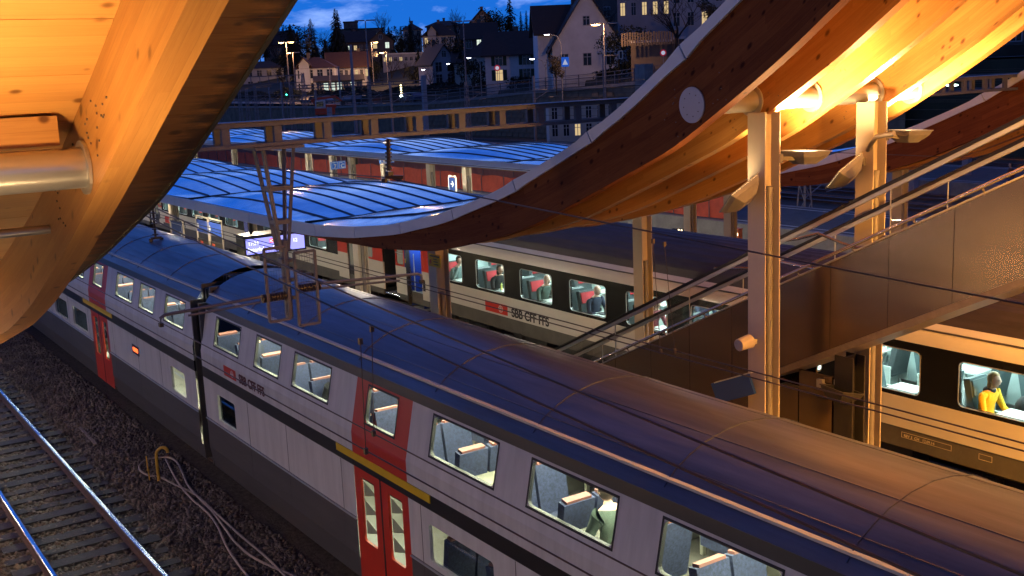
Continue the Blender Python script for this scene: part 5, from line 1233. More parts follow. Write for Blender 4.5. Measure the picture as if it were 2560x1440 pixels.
# cables and yellow marker pipe on the ballast
m_cable = pm('cable_sheath', (.30, .25, .21), .6, var=.1); m_ypipe = pm('pipe_yellow', (.55, .33, .04), .5, var=.2)
def zc(p, z=-.15): v = atZ(p[0], p[1], -.17); return Vector((v.x, v.y, z))
def smooth_pts(P, n=10):
    out = []
    for i in range(len(P)-1):
        a, b_, c, d = P[max(0, i-1)], P[i], P[i+1], P[min(len(P)-1, i+2)]
        for j in range(n):
            t = j/n; out.append(.5*((2*b_)+(c-a)*t+(2*a-5*b_+4*c-d)*t*t+(3*b_-a-3*c+d)*t**3))
    return out+[P[-1]]
for i, (pts, lb) in enumerate((([(415, 1150), (432, 1185), (450, 1215), (480, 1250), (520, 1285), (545, 1320), (565, 1365), (590, 1405), (625, 1450)], 'pale cable lying nearest the near rail on the ballast'),
    ([(375, 1192), (352, 1180), (350, 1165), (370, 1150), (415, 1145), (440, 1155), (455, 1180), (470, 1215), (500, 1250), (530, 1280), (560, 1320), (590, 1360), (640, 1400), (740, 1445)], 'pale cable looping round the yellow pipe'),
    ([(375, 1192), (400, 1195), (440, 1215), (490, 1240), (540, 1285), (600, 1340), (660, 1390), (715, 1445)], 'pale cable lying nearest the moving train'))):
    b = MB(); b.tube(smooth_pts([zc(p) for p in pts], 8), .022, 8); T(b.build('ground_cable', m_cable, smooth=60), lb, 'cable', 'cables on the ballast')
p = zc((397, 1198), -.2); b = MB(); hh = [(0, 0, 0), (0, 0, .55), (.02, .05, .68), (.05, .13, .72), (.08, .2, .68), (.09, .22, .60)]
b.tube(smooth_pts([p+Vector(q) for q in hh], 6), .035, 10); solo(b, 'marker_pipe', m_ypipe, 'yellow bent hook pipe standing in the ballast', 'pipe', smooth=60)
p = zc((374, 1198), -.2); b = MB(); b.tube([p, p+Vector((0, -.02, .55))], .016, 8); b.box(p+Vector((0, -.01, .24)), (.05, .05, .03)); solo(b, 'marker_stake', m_ypipe, 'thin yellow stake beside the hooked pipe', 'stake')
p = zc((200, 1070), -.16); p2 = zc((240, 1112), -.16); b = MB(); b.bar(p, p2, .07, .03); solo(b, 'wood_scrap', pm('scrap_wood', (.2, .17, .15), .8), 'loose strip of wood lying between the rails and the train', 'scrap wood')
b = MB(); b.b2((-.16, -.12, 0), (.16, .12, .62)); b.b2((-.18, -.14, .62), (.18, .14, .66)); o = solo(b, 'signal_box', pm('box_orange', (.55, .13, .03), .5, var=.08), 'small orange trackside box with lit window behind the coaches', 'box', loc=atZ(1845, 606, -.15)); b = MB(); b.b2((.02, -.128, .33), (.12, -.122, .46)); b.build('lit_window', emit('box_lamp', (1, .75, .4), 4), o); b = MB(); b.tube([(0, 0, 0), (0, 0, -.1)], .08, 8); b.build('foot', m_dark, o)
o = atZ(1700, 590, -.15); b = MB(); b.b2((-.3, -.15, 0), (.3, .15, .35)); b.tube([(-.45, 0, .2), (-.3, 0, .2)], .16, 12); b.tube([(.3, 0, .1), (.8, .1, .05)], .04, 6)
S_ = solo(b, 'point_motor', m_dark, 'small machine between the rails with two warm lamps', 'track machine', loc=o)
for dx_ in (.1, .3): b = MB(); ball(b, (dx_, -.17, .32), (.05, .03, .05), 8, 6); b.build('lamp', emit('box_lamp', (1, .75, .4), 4), S_)
# ------------------------------------------------------------------ the town on the hillside
m_wallw = pm('render_white', (.66, .67, .70), .85, var=.12, scale=.6); m_wallc = pm('render_cream', (.52, .50, .46), .85, var=.12, scale=.6); m_walld = pm('render_dark', (.16, .13, .12), .9, var=.2, scale=.6); m_wallb = pm('render_bluegrey', (.38, .40, .46), .85, var=.12, scale=.6)
m_roof1 = pm('roof_tile_dark', (.035, .028, .028), .75, var=.3, scale=1.5, stretch=(1, 1, 8)); m_roof2 = pm('roof_tile_red', (.085, .040, .030), .75, var=.3, scale=1.5, stretch=(1, 1, 8))
m_pane = pm('house_pane_dark', (.02, .025, .03), .08, var=.1); m_shut = pm('shutter_green', (.015, .05, .03), .7); m_shutd = pm('shutter_dark', (.03, .025, .03), .7)
m_lit = emit('house_window_warm', (1.0, .72, .36), .55); m_litc = emit('house_window_cool', (.85, 1.0, .85), .75); m_trim = pm('window_trim', (.5, .5, .52), .7, var=.05)
_wm = {}
def win_me(w, h, what):
    key = (round(w, 2), round(h, 2), what)
    if key not in _wm:
        b = MB(); t = .08
        if what == 'frame':
            for p, q in (((-w/2-t, -h/2-t), (w/2+t, -h/2)), ((-w/2-t, h/2), (w/2+t, h/2+t)), ((-w/2-t, -h/2), (-w/2, h/2)), ((w/2, -h/2), (w/2+t, h/2)), ((-.03, -h/2), (.03, h/2)), ((-w/2, h*.18), (w/2, h*.18+.05))): b.b2((p[0], -.06, p[1]), (q[0], .03, q[1]))
            _wm[key] = b.mesh('window', m_trim)
        elif what == 'shutter':
            b.b2((-w/4, -.05, -h/2), (w/4, -.01, h/2)); _wm[key] = b.mesh('shutter', m_shut)
        else:
            b.b2((-w/2, -.012, -h/2), (w/2, -.002, h/2)); _wm[key] = b.mesh('pane', {'dark': m_pane, 'lit': m_lit, 'cool': m_litc}[what])
    return _wm[key]
def house(label, px, py, D, vols, wallm, roofm, off=0.0, shut=False, cat='house', chim=((0, .2),), name='house', win=(1.0, 1.5)):
    """vols: (cx, cy, w, d, h, roof_h, ridge 'x'|'y'|'hip'|'flat', rows, cols, lit set)"""
    P = atD(px, py, D); az = math.atan2(P.y, P.x); Hs = empty(name, P, label, cat, 'houses on the hillside', az-PI/2+off)
    for vi, (cx, cy, w, d, h, rh, rt, rows, cols, lit) in enumerate(vols):
        b = MB(); b.b2((cx-w/2, cy-d/2, -9), (cx+w/2, cy+d/2, h))
        if rt == 'x': 
            for s in (-1, 1): b.add([(cx+s*w/2, cy-d/2, h), (cx+s*w/2, cy+d/2, h), (cx+s*w/2, cy, h+rh)], [(0, 1, 2)])
        if rt == 'y':
            for s in (-1, 1): b.add([(cx-w/2, cy+s*d/2, h), (cx+w/2, cy+s*d/2, h), (cx, cy+s*d/2, h+rh)], [(0, 1, 2)])
        b.build('wall', wallm, Hs)
        o_ = .55; b = MB(); e = -rh*o_/((d if rt == 'x' else w)/2)
        if rt == 'x':
            pr_ = [(cy-d/2-o_, h+e), (cy, h+rh), (cy+d/2+o_, h+e), (cy+d/2+o_, h+e+.22), (cy, h+rh+.25), (cy-d/2-o_, h+e+.22)]; b.extr(pr_, cx-w/2-o_, cx+w/2+o_, 0)
        elif rt == 'y':
            pr_ = [(cx-w/2-o_, h+e), (cx, h+rh), (cx+w/2+o_, h+e), (cx+w/2+o_, h+e+.22), (cx, h+rh+.25), (cx-w/2-o_, h+e+.22)]; b.extr(pr_, cy-d/2-o_, cy+d/2+o_, 1)
        elif rt == 'hip':
            r_ = min(w, d)*.42; vs = [(cx-w/2-o_, cy-d/2-o_, h), (cx+w/2+o_, cy-d/2-o_, h), (cx+w/2+o_, cy+d/2+o_, h), (cx-w/2-o_, cy+d/2+o_, h), (cx-w/2+r_, cy, h+rh), (cx+w/2-r_, cy, h+rh)]
            b.add(vs, [(0, 1, 5, 4), (2, 3, 4, 5), (1, 2, 5), (3, 0, 4), (3, 2, 1, 0)])
        else: b.b2((cx-w/2-.2, cy-d/2-.2, h), (cx+w/2+.2, cy+d/2+.2, h+.3))
        R_ = b.build('roof', roofm, Hs)
        if rt != 'flat' and vi == 0:
            for fx, fy in chim:
                b = MB(); zc_ = h+rh*.6; b.b2((cx+fx*w-.35, cy+fy*d-.3, zc_), (cx+fx*w+.35, cy+fy*d+.3, h+rh+.8)); b.b2((cx+fx*w-.45, cy+fy*d-.4, h+rh+.8), (cx+fx*w+.45, cy+fy*d+.4, h+rh+.95)); b.build('chimney', m_walld, R_)
        ww, wh = win
        for r in range(rows):
            for c in range(cols):
                x = cx-w/2+(c+.5)*w/cols; z = h*(r+.55)/max(rows, 1); k = 'lit' if (r, c) in lit else ('cool' if (r, c, 'c') in lit else 'dark')
                o = inst('window', win_me(ww, wh, 'frame'), (x, cy-d/2, z), Hs); inst('pane', win_me(ww, wh, k), (0, -.02, 0), o)
                if shut:
                    for s in (-1, 1): inst('shutter', win_me(ww, wh, 'shutter'), (x+s*(ww/2+ww/4+.1), cy-d/2, z), Hs)
        if rt == 'y' and rh > 2.5:
            o = inst('window', win_me(.8, 1.1, 'frame'), (cx, cy-d/2, h+rh*.45), Hs); inst('pane', win_me(.8, 1.1, 'dark'), (0, -.02, 0), o)
    return Hs
house('big pale house with steep dark gable facing the tracks, beside the tall lit lamp', 1440, 192, 152, [(1.0, 0, 9.0, 9, 4.0, 6.8, 'y', 1, 3, ()), (-1.5, 2.0, 7.2, 7.0, 6.0, 3.3, 'x', 1, 2, ())], m_wallw, m_roof1, off=.12, chim=((-.1, .1), (.2, .1)))
house('white house with green shutters and one lit window, left of the big gable house', 1292, 206, 168, [(0, 0, 8.0, 8, 4.2, 3.0, 'x', 2, 2, ((0, 0),))], m_wallw, m_roof1, off=-.12, shut=True)
house('low villa with arched veranda windows, left of the green-shuttered house', 1212, 196, 190, [(0, 0, 5.0, 7, 3.6, 2.4, 'hip', 1, 4, ()), (-3.0, 0, 3.8, 6, 2.8, 1.6, 'x', 1, 3, ())], m_wallc, m_roof1, win=(.6, 1.6))
house('white three-window house with red hip roof and dormer, left in the town', 797, 234, 250, [(0, 0, 8.2, 9, 5.4, 2.4, 'hip', 2, 4, ()), (-2.2, -4.0, 2.2, 2.0, 6.3, 1.2, 'y', 0, 0, ())], m_wallw, m_roof2, off=-.1, win=(1.1, 1.7), chim=((-.2, 0),))
house('long white wing with a row of small lit windows behind the lamp poles', 872, 206, 262, [(0, 0, 9.0, 8, 3.6, 3.0, 'x', 1, 8, ((0, 5), (0, 7)))], m_wallw, m_roof2, off=.05, win=(.55, 1.5), chim=((.3, .1),))
house('low hall with large greenish lit windows by the street', 850, 238, 240, [(0, 0, 9.5, 6, 3.0, .9, 'x', 1, 7, ((0, 1, 'c'), (0, 2, 'c'), (0, 3, 'c'), (0, 5, 'c')))], m_wallc, m_roof1, win=(.9, 1.9), cat='hall', name='street_hall', chim=())
house('half-timbered gable house with dark beams, centre of the town', 1095, 214, 215, [(0, 0, 4.6, 8, 4.4, 3.0, 'y', 2, 2, ())], m_wallb, m_roof1, off=.35, win=(1.2, 1.7))
house('house with mansard roof and white dormers on the hilltop', 1100, 140, 300, [(0, 0, 8.5, 8, 5.0, 3.4, 'hip', 2, 4, ((1, 0),)), (-1.8, -3.6, 2.2, 1.6, 6.2, 1.4, 'y', 1, 1, ())], m_wallc, m_roof1, win=(1.0, 1.5))
house('dark blocky house on the skyline with bright roof windows', 1112, 100, 345, [(0, 0, 10.5, 8, 4.0, 1.6, 'hip', 1, 4, ((0, 0), (0, 2)))], m_walld, m_roof1, win=(1.0, 1.3))
house('grey villa of three storeys among dark trees', 1034, 140, 330, [(0, 0, 5.2, 7, 7.2, 1.8, 'hip', 3, 3, ())], m_wallc, m_roof1, win=(.8, 1.4))
house('flat-roofed building with a strip of five white lit windows', 905, 108, 370, [(0, 0, 14, 8, 4.2, .3, 'flat', 1, 9, ((0, 4, 'c'), (0, 5, 'c'), (0, 6, 'c'), (0, 7, 'c'), (0, 8, 'c'))), (-3.2, 1, 4.5, 5, 6.6, .3, 'flat', 0, 0, ())], m_walld, m_roof1, win=(.9, .9), name='flat_roof_building', cat='building')
house('chalet with balcony and a few lit windows below the flat roof', 890, 140, 320, [(0, 0, 11, 8, 3.8, 2.6, 'x', 1, 7, ((0, 0, 'c'), (0, 2, 'c'), (0, 3)))], m_walld, m_roof1, win=(.8, 1.2))
house('house with a single lit cross window left of the cypress', 955, 148, 310, [(0, 0, 6.5, 7, 4.6, 2.6, 'y', 2, 2, ((1, 0), (1, 1, 'c')))], m_walld, m_roof1)
house('long low pavilion with pale roof edge and scattered lit windows', 1016, 162, 285, [(0, 0, 11.5, 6, 2.6, .3, 'flat', 1, 9, ((0, 0), (0, 1), (0, 3), (0, 7, 'c')))], m_wallb, m_wallw, win=(.7, .9), name='pavilion', cat='building')
house('house on the hilltop with one lit gable window, left of the tall dark spruce', 1207, 92, 275, [(0, 0, 7, 8, 2.6, 3.6, 'y', 1, 3, ((0, 1),))], m_walld, m_roof1)
house('dark roofed house behind the green-shuttered one', 1200, 128, 215, [(0, 0, 6, 7, 2.4, 2.6, 'x', 1, 3, ((0, 1, 'c'),))], m_walld, m_roof1)
house('pale house with lit tall windows behind the bare garden tree', 1612, 74, 165, [(0, 0, 7.5, 8, 5.0, 3.2, 'x', 1, 5, ((0, 0), (0, 2), (0, 3), (0, 4)))], m_wallb, m_roof1, win=(.6, 1.7))
house('tall bluish town house at the edge of the big wave canopy', 1745, 80, 160, [(0, 0, 7.5, 9, 9.0, 2.0, 'hip', 3, 4, ((0, 2),))], m_wallb, m_roof1, win=(.8, 1.7), shut=False)
house('dark gabled house right behind the big pale one', 1545, 70, 190, [(0, 0, 7, 8, 4.5, 3.4, 'y', 1, 2, ())], m_walld, m_roof1)
house('pale building half hidden by the near canopy edge at far left', 640, 226, 330, [(0, 0, 16, 8, 6.0, 2.0, 'hip', 2, 6, ())], m_wallb, m_roof1, win=(1.3, 1.7), cat='building')
house('dark house among trees behind the railway lamps', 700, 150, 380, [(0, 0, 10, 8, 5, 4, 'x', 1, 3, ())], m_walld, m_roof1)
house('open carport with slatted fence roof, right of the traffic light', 1632, 150, 133, [(0, 1.5, 5.0, 3, 2.0, .3, 'flat', 0, 0, ()), (3.0, .5, 1.2, 2, 2.2, .2, 'flat', 0, 0, ())], m_walld, m_wallw, name='carport', cat='carport', chim=())
house('trackside annex with yellow lit windows against the retaining wall', 1468, 344, 118, [(0, 0, 8.2, 3.5, 3.5, .3, 'flat', 2, 7, ((0, 2), (1, 2), (1, 1)))], m_wallc, m_roof1, off=.12, win=(.55, 1.15), name='annex_building', cat='building')
house('small concrete shed by the yard signals', 955, 285, 215, [(0, 0, 6.0, 3, 3.6, .3, 'flat', 1, 2, ())], m_wallb, m_roof1, name='shed', cat='shed', chim=())
house('second low concrete shed, left of the tall lattice lamp', 900, 292, 210, [(0, 0, 4.0, 3, 2.4, .3, 'flat', 0, 0, ())], m_wallc, m_wallw, name='shed', cat='shed', chim=())
house('dark station building with green lit windows behind the farther wave', 2470, 300, 118, [(0, 0, 22, 10, 9.5, .4, 'flat', 3, 16, ((0, 1, 'c'), (0, 2, 'c'), (0, 3, 'c'), (0, 4, 'c'), (1, 9, 'c'), (0, 11, 'c'))), (-6, -4, 6, 3, 5.5, .3, 'flat', 1, 5, ((0, 1, 'c'), (0, 3, 'c')))], m_walld, m_walld, name='station_building', cat='building', win=(.9, 1.5))

# ------------------------------------------------------------------ trees
m_bark = pm('bark_dark', (.022, .017, .014), .95, var=.3); m_needle = pm('conifer_needles', (.010, .017, .011), .9, var=.5, scale=.8); m_leaf = pm('evergreen_leaf', (.013, .019, .010), .85, var=.5, scale=.8); m_leafb = pm('brown_leaf', (.06, .048, .02), .85, var=.5, scale=.8)
def conifer_me(seed, slim, droop):
    r = random.Random(seed); b = MB(); n = 46
    for i in range(n):
        t = (i+.5)/n; z = .06+.93*t; rad = slim*(1-t)**.8*(.75+.5*r.random())+.006; nb = 11 if t < .8 else 7
        for j in range(nb):
            a = r.random()*2*PI; L_ = rad*(.65+.45*r.random()); up = (.12-droop*.5)+r.uniform(-.1, .1); dx, dy = math.cos(a), math.sin(a); sx, sy = -dy, dx
            for q in range(3):
                f0, f1 = q/3*.9, (q+1)/3+.05; wd = .035*(1.2-f0)*(1-t*.6); dz0, dz1 = up*L_*f0-droop*L_*f0*f0, up*L_*f1-droop*L_*f1*f1
                wd *= r.uniform(.7, 1.3); s_ = r.choice((-1, 1))*.4
                b.add([(dx*L_*f0+sx*wd, dy*L_*f0+sy*wd, z+dz0), (dx*L_*f0-sx*wd, dy*L_*f0-sy*wd, z+dz0-.012), (dx*L_*f1+sx*wd*s_, dy*L_*f1+sy*wd*s_, z+dz1-.012)], [(0, 1, 2)])
    t_ = MB(); t_.tube([(0, 0, -.25), (0, 0, .3), (0, 0, .97)], [.022, .016, .003], 6); return t_.mesh('trunk', m_bark), b.mesh('crown', m_needle)
def bare_me(seed, spread=.5):
    r = random.Random(seed); b = MB(); tr = MB()
    def grow(p, d, L_, rad, lev):
        k = 3; pts = [p]; q = p.copy(); dd = d.copy()
        for i in range(k):
            dd = (dd+Vector((r.uniform(-.16, .16), r.uniform(-.16, .16), r.uniform(-.03, .12)))).normalized(); q = q+dd*L_/k; pts.append(q.copy())
        (tr if lev == 0 else b).tube(pts, [rad*(1-.5*i/k) for i in range(k+1)], 5 if lev < 2 else 3, cap=False)
        if lev >= 5: return
        for c in range(4 if lev < 2 else 3):
            t = r.uniform(.35, 1.0) if c else 1.0; base = pts[max(1, min(k, int(round(t*k))))]; a = r.random()*2*PI
            nd = (dd*1.0+Vector((math.cos(a), math.sin(a), r.uniform(-.05, .45)))*spread*r.uniform(.7, 1.3)).normalized(); grow(base, nd, L_*r.uniform(.55, .8), max(.0016, rad*.5), lev+1)
    grow(Vector((0, 0, -.1)), Vector((0, 0, 1)), .42, .026, 0); return tr.mesh('trunk', m_bark), b.mesh('crown', m_bark)
def round_me(seed, mat, nleaf=1500):
    r = random.Random(seed); b = MB(); cl = [(Vector((r.uniform(-.3, .3), r.uniform(-.3, .3), .25+r.random()*.6)), r.uniform(.12, .24)) for _ in range(16)]
    for i in range(nleaf):
        c, rd = r.choice(cl); d = Vector((r.gauss(0, 1), r.gauss(0, 1), r.gauss(0, 1))).normalized(); p = c+d*rd*r.uniform(.7, 1.05); s = r.uniform(.012, .03); u = Vector((r.gauss(0, 1), r.gauss(0, 1), r.gauss(0, 1))).normalized()*s; v = d.cross(u).normalized()*s*.8
        b.add([p-u, p+v, p+u, p-v], [(0, 1, 2, 3)])
    t_ = MB(); t_.tube([(0, 0, -.3), (0, 0, .25), (.02, 0, .7)], [.03, .025, .008], 6); return t_.mesh('trunk', m_bark), b.mesh('crown', mat)
CON = [conifer_me(1, .26, .35), conifer_me(2, .13, .2), conifer_me(3, .40, .15), conifer_me(4, .30, .45)]; BAR = [bare_me(11), bare_me(12, .65), bare_me(13, .8)]; RND = [round_me(21, m_leaf), round_me(22, m_leaf), round_me(23, m_leafb, 1800)]
def tree(name, label, mes, px, py_tip, D, h, sx=1.0, group='trees on the hillside'):
    P = atD(px, py_tip, D); P.z -= h; t = empty(name, P, label, 'tree' if 'bush' not in name and 'shrub' not in name and 'hedge' not in name else 'shrub', group, random.uniform(0, 6)); 
    inst('trunk', mes[0], (0, 0, 0), t, scale=(h*sx, h*sx, h)); inst('crown', mes[1], (0, 0, 0), t, scale=(h*sx, h*sx, h)); return t
tree('spruce_tree', 'tallest twin-topped dark spruce on the skyline at left', CON[0], 836, 18, 300, 17, 1.0); tree('spruce_tree', 'spruce close behind the tallest one, forming its second top', CON[0], 842, 22, 304, 16, .8)
tree('cedar_tree', 'spreading cedar left of the tallest spruce', CON[2], 775, 44, 305, 12, .85); tree('evergreen_tree', 'broad dark evergreen at the canopy edge on the skyline', CON[3], 724, 58, 300, 11, 1.25); tree('evergreen_tree', 'second broad dark evergreen just right of the canopy edge', CON[3], 742, 74, 310, 11, 1.0)
tree('cypress_tree', 'narrow cypress right of the T-shaped lamp pole', CON[1], 960, 54, 320, 8, .75); tree('spruce_tree', 'small pointed spruce in the middle of the skyline', CON[0], 1024, 40, 320, 10, .7); tree('cypress_tree', 'dark columnar tree beside the three-storey villa', CON[1], 1001, 64, 300, 12, 1.5)
tree('spruce_tree', 'very tall dark spruce left of the big gable house', CON[0], 1273, -12, 210, 17, .95); tree('spruce_tree', 'slim spruce right of the very tall one', CON[1], 1301, 26, 205, 9, 1.0); tree('spruce_tree', 'second slim spruce against the big house roof', CON[1], 1315, 24, 206, 8, 1.1); tree('evergreen_tree', 'dark bushy tree left of the very tall spruce', RND[0], 1225, 24, 230, 9, .9)
tree('evergreen_tree', 'tall black evergreen column beside the T-shaped lamp, right of the half-timbered house', CON[1], 1138, 92, 190, 10, 1.9); tree('evergreen_tree', 'black evergreen overlapping the tall column, slightly lower', CON[3], 1150, 110, 188, 9, .8)
tree('evergreen_tree', 'dark evergreen below the tallest spruce', CON[3], 858, 84, 290, 9, 1.2); tree('evergreen_tree', 'low dark evergreen left of the tallest spruce', CON[3], 812, 95, 296, 9, 1.2)
tree('bare_tree', 'large leafless tree with fan crown behind the cypress', BAR[0], 947, 26, 335, 11, 1.0); tree('bare_tree', 'slim leafless tree right of the tallest spruce', BAR[1], 889, 44, 335, 9, .7); tree('bare_tree', 'rusty leafless tree right of the small pointed spruce', BAR[1], 1046, 50, 325, 9, .9); tree('bare_tree', 'leafless tree with fan crown beside the T-shaped lamp head', BAR[0], 1136, 17, 310, 11, .95); tree('bare_tree', 'leafless tree by the canopy edge at left', BAR[0], 762, 55, 320, 9, .8); tree('bare_tree', 'small leafless tree right of the cypress', BAR[1], 982, 68, 330, 7, .8)
tree('bare_tree', 'big leafless garden tree in front of the tall bluish house', BAR[2], 1690, -62, 130, 8.5, 1.15); tree('bare_tree', 'leafless tree behind the big gable house roof', BAR[1], 1500, -14, 175, 9, .9); tree('bare_tree', 'leafless street tree before the pale building at left', BAR[1], 705, 150, 280, 7, 1.0); tree('bare_tree', 'leafless tree in front of the half-timbered house', BAR[1], 1072, 150, 205, 6, .9)
tree('evergreen_tree', 'dark evergreen mass right of the big gable house', RND[1], 1585, 62, 140, 6, .9); tree('evergreen_tree', 'second dark evergreen between lamp and carport', RND[0], 1545, 80, 139, 5.5, .9); tree('garden_shrub', 'brownish leafy shrub before the big gable house', RND[2], 1388, 128, 131, 3.8, .75); tree('garden_shrub', 'lamp-lit yellowish shrub against the tall bluish house', RND[2], 1785, -8, 140, 3.5, 1.3)
for i, (px, tip, D, h) in enumerate(((880, 120, 345, 7), (1060, 110, 340, 7), (1180, 70, 270, 8), (1265, 60, 250, 7), (985, 112, 325, 6), (780, 118, 330, 8), (930, 150, 275, 5), (1030, 165, 250, 5), (1175, 150, 200, 5), (1335, 120, 170, 4.5))):
    tree('evergreen_tree', 'rounded dark garden tree, number %s from the left among the houses' % ('three', 'seven', 'eight', 'nine', 'five', 'one', 'four', 'six', 'eight and a half', 'ten')[i], RND[i % 2], px, tip, D, h, .9)

for i in range(34):
    px = 690+i*20+random.uniform(-8, 8); D = random.uniform(235, 360) if px < 1180 else random.uniform(165, 230); hh = random.uniform(5, 8.5)
    P = atD(px, 190, D); zt = terrain_z(P.x, P.y)+hh*.9; pyv = 190-(zt-P.z)/D*FPX
    m_ = (RND[0], BAR[1], RND[1], CON[3], BAR[0])[i % 5]
    tree('hillside_tree', ('rounded dark evergreen on the wooded slope between the houses', 'leafless tree on the wooded slope between the houses', 'rounded dark evergreen on the wooded slope between the houses', 'spreading dark conifer on the wooded slope between the houses', 'leafless tree on the wooded slope between the houses')[i % 5], m_, px, pyv, D, hh, .95, 'wooded slope between the houses')

for i in range(30):
    px = 640+i*25+random.uniform(-9, 9); D = random.uniform(345, 400); m_ = (BAR[0], CON[0], BAR[1], CON[3], RND[1])[i % 5]
    tree('skyline_tree', ('small leafless tree in the skyline row behind the houses', 'small pointed conifer in the skyline row behind the houses', 'small leafless tree in the skyline row behind the houses', 'small broad conifer in the skyline row behind the houses', 'small rounded evergreen in the skyline row behind the houses')[i % 5], m_, px, random.uniform(58, 92)-max(0, px-1100)*.12, D, random.uniform(9, 12), random.uniform(.8, 1.1), 'skyline row behind the houses')

# ------------------------------------------------------------------ retaining wall, ramp railing
RW = empty('retaining_wall', (-120, 80.4, 0), 'rough stone retaining wall below the ramp street', 'wall'); m_rw = pm('wall_stone', (.20, .16, .11), .9, var=.4, scale=.8, bump=.5, bscale=4); ztw = lambda x: float(np.interp(x, [-420, -170, -136, -115, -99.6, -80], [3.4, 3.6, 4.3, 5.5, 6.0, 7.2]))
b = MB(); xs = np.linspace(-420, -60, 60); vs = [(x+120, .05, -.5) for x in xs]+[(x+120, .05, ztw(x)) for x in xs]+[(x+120, .6, ztw(x)) for x in xs]; n = len(xs); b.add(vs, [(i, i+1, n+i+1, n+i) for i in range(n-1)]+[(n+i, n+i+1, 2*n+i+1, 2*n+i) for i in range(n-1)]); b.build('wall_core', m_rw, RW)
SM = []
for q in range(5):
    b = MB(); j = lambda: rng.uniform(-.05, .05); b.add([(sx*.58+j(), sy*.09, sz*.27+j()*.6) for sy in (-1, 1) for sx, sz in ((-1, -1), (1, -1), (1, 1), (-1, 1))], [(0, 1, 2, 3), (7, 6, 5, 4)]+[(i, (i+1) % 4, 4+(i+1) % 4, 4+i) for i in range(4)]); SM.append(b.mesh('stone', m_rw))
row = 0; z = .25; cnt = 0
while z < 5.6 and cnt < 295:
    x = -141+(row % 2)*.62
    while x < -98 and cnt < 295:
        if z+.25 < ztw(x): inst('stone', SM[random.randrange(5)], (x+120, .03-random.uniform(0, .05), z), RW, scale=(1.03, 1, 1)); cnt += 1
        x += 1.27
    z += .61; row += 1
PR = empty('ramp_railing', (-120, 80.3, 4), 'long grey railing with posts along the ramp street above the stone wall', 'railing'); b = MB()
x = -300
pts = [(x_+120, 0, ztw(x_)-4) for x_ in np.linspace(-300, -70, 60)]
for zo, hh in ((0.02, .35), (.62, .07), (1.15, .09), (1.55, .06)):
    b = MB()
    for p, q in zip(pts[:-1], pts[1:]): b.bar((p[0], p[1], p[2]+zo), (q[0], q[1], q[2]+zo), .12, hh)
    b.build('parapet_edge' if zo == .02 else 'rail', m_conc if zo == .02 else m_gantry, PR)
for i in range(46): x_ = -230+i*3.3; b = MB(); b.b2((x_+120-.05, -.05, ztw(x_)-4), (x_+120+.05, .05, ztw(x_)-4+1.6)); b.build('railing_post', m_gantry, PR)
b = MB()
for i in range(300): x_ = -140+i*.22; b.b2((x_+120-.012, -.012, ztw(x_)-4+.1), (x_+120+.012, .012, ztw(x_)-4+1.15))
kind(b.build('baluster', m_gantry, PR), 'stuff')
b = MB(); b.box((0, 0, -1.2), (1.6, 1.2, 4.5)); solo(b, 'concrete_pillar', m_conc, 'blue-grey concrete pillar at the end of the ramp railing', 'pillar', loc=atY(1610, 185, 79.2))
Fc = empty('garden_fence', atD(1628, 96, 131), 'weathered wooden paling fence under the bare garden tree', 'fence', None, math.atan2(ray(1628, 96)[1], ray(1628, 96)[0])-PI/2)
for i in range(22): b = MB(); b.box(((i-11)*.30, random.uniform(-.02, .02), random.uniform(-.06, .06)), (.2, .04, 1.5)); b.build('paling', m_walld, Fc)

hd_n = 26000; hx = rng.uniform(-300, -84, hd_n); hh_ = 1.0+.7*np.sin(hx*.31)*np.sin(hx*.083+1); hz_ = rng.uniform(0, 1, hd_n)**.8*np.maximum(.5, hh_+.6); hy_ = 92.2+rng.normal(0, .45, hd_n)
g0_ = np.array([terrain_z(x, 92.2) for x in hx])-.2; u = rng.normal(0, .12, (hd_n, 3)); v = rng.normal(0, .12, (hd_n, 3)); c0 = np.column_stack([hx, hy_, g0_+hz_])
V_ = np.stack([c0-u, c0+v, c0+u, c0-v], 1).reshape(-1, 3); b = MB(); me = bpy.data.meshes.new('hedge'); me.from_pydata(V_.tolist(), [], np.arange(hd_n*4).reshape(-1, 4).tolist()); me.materials.append(m_leaf); T(kind(inst('garden_hedge', me), 'stuff'), 'dark clipped garden hedge along the far side of the street', 'hedge')

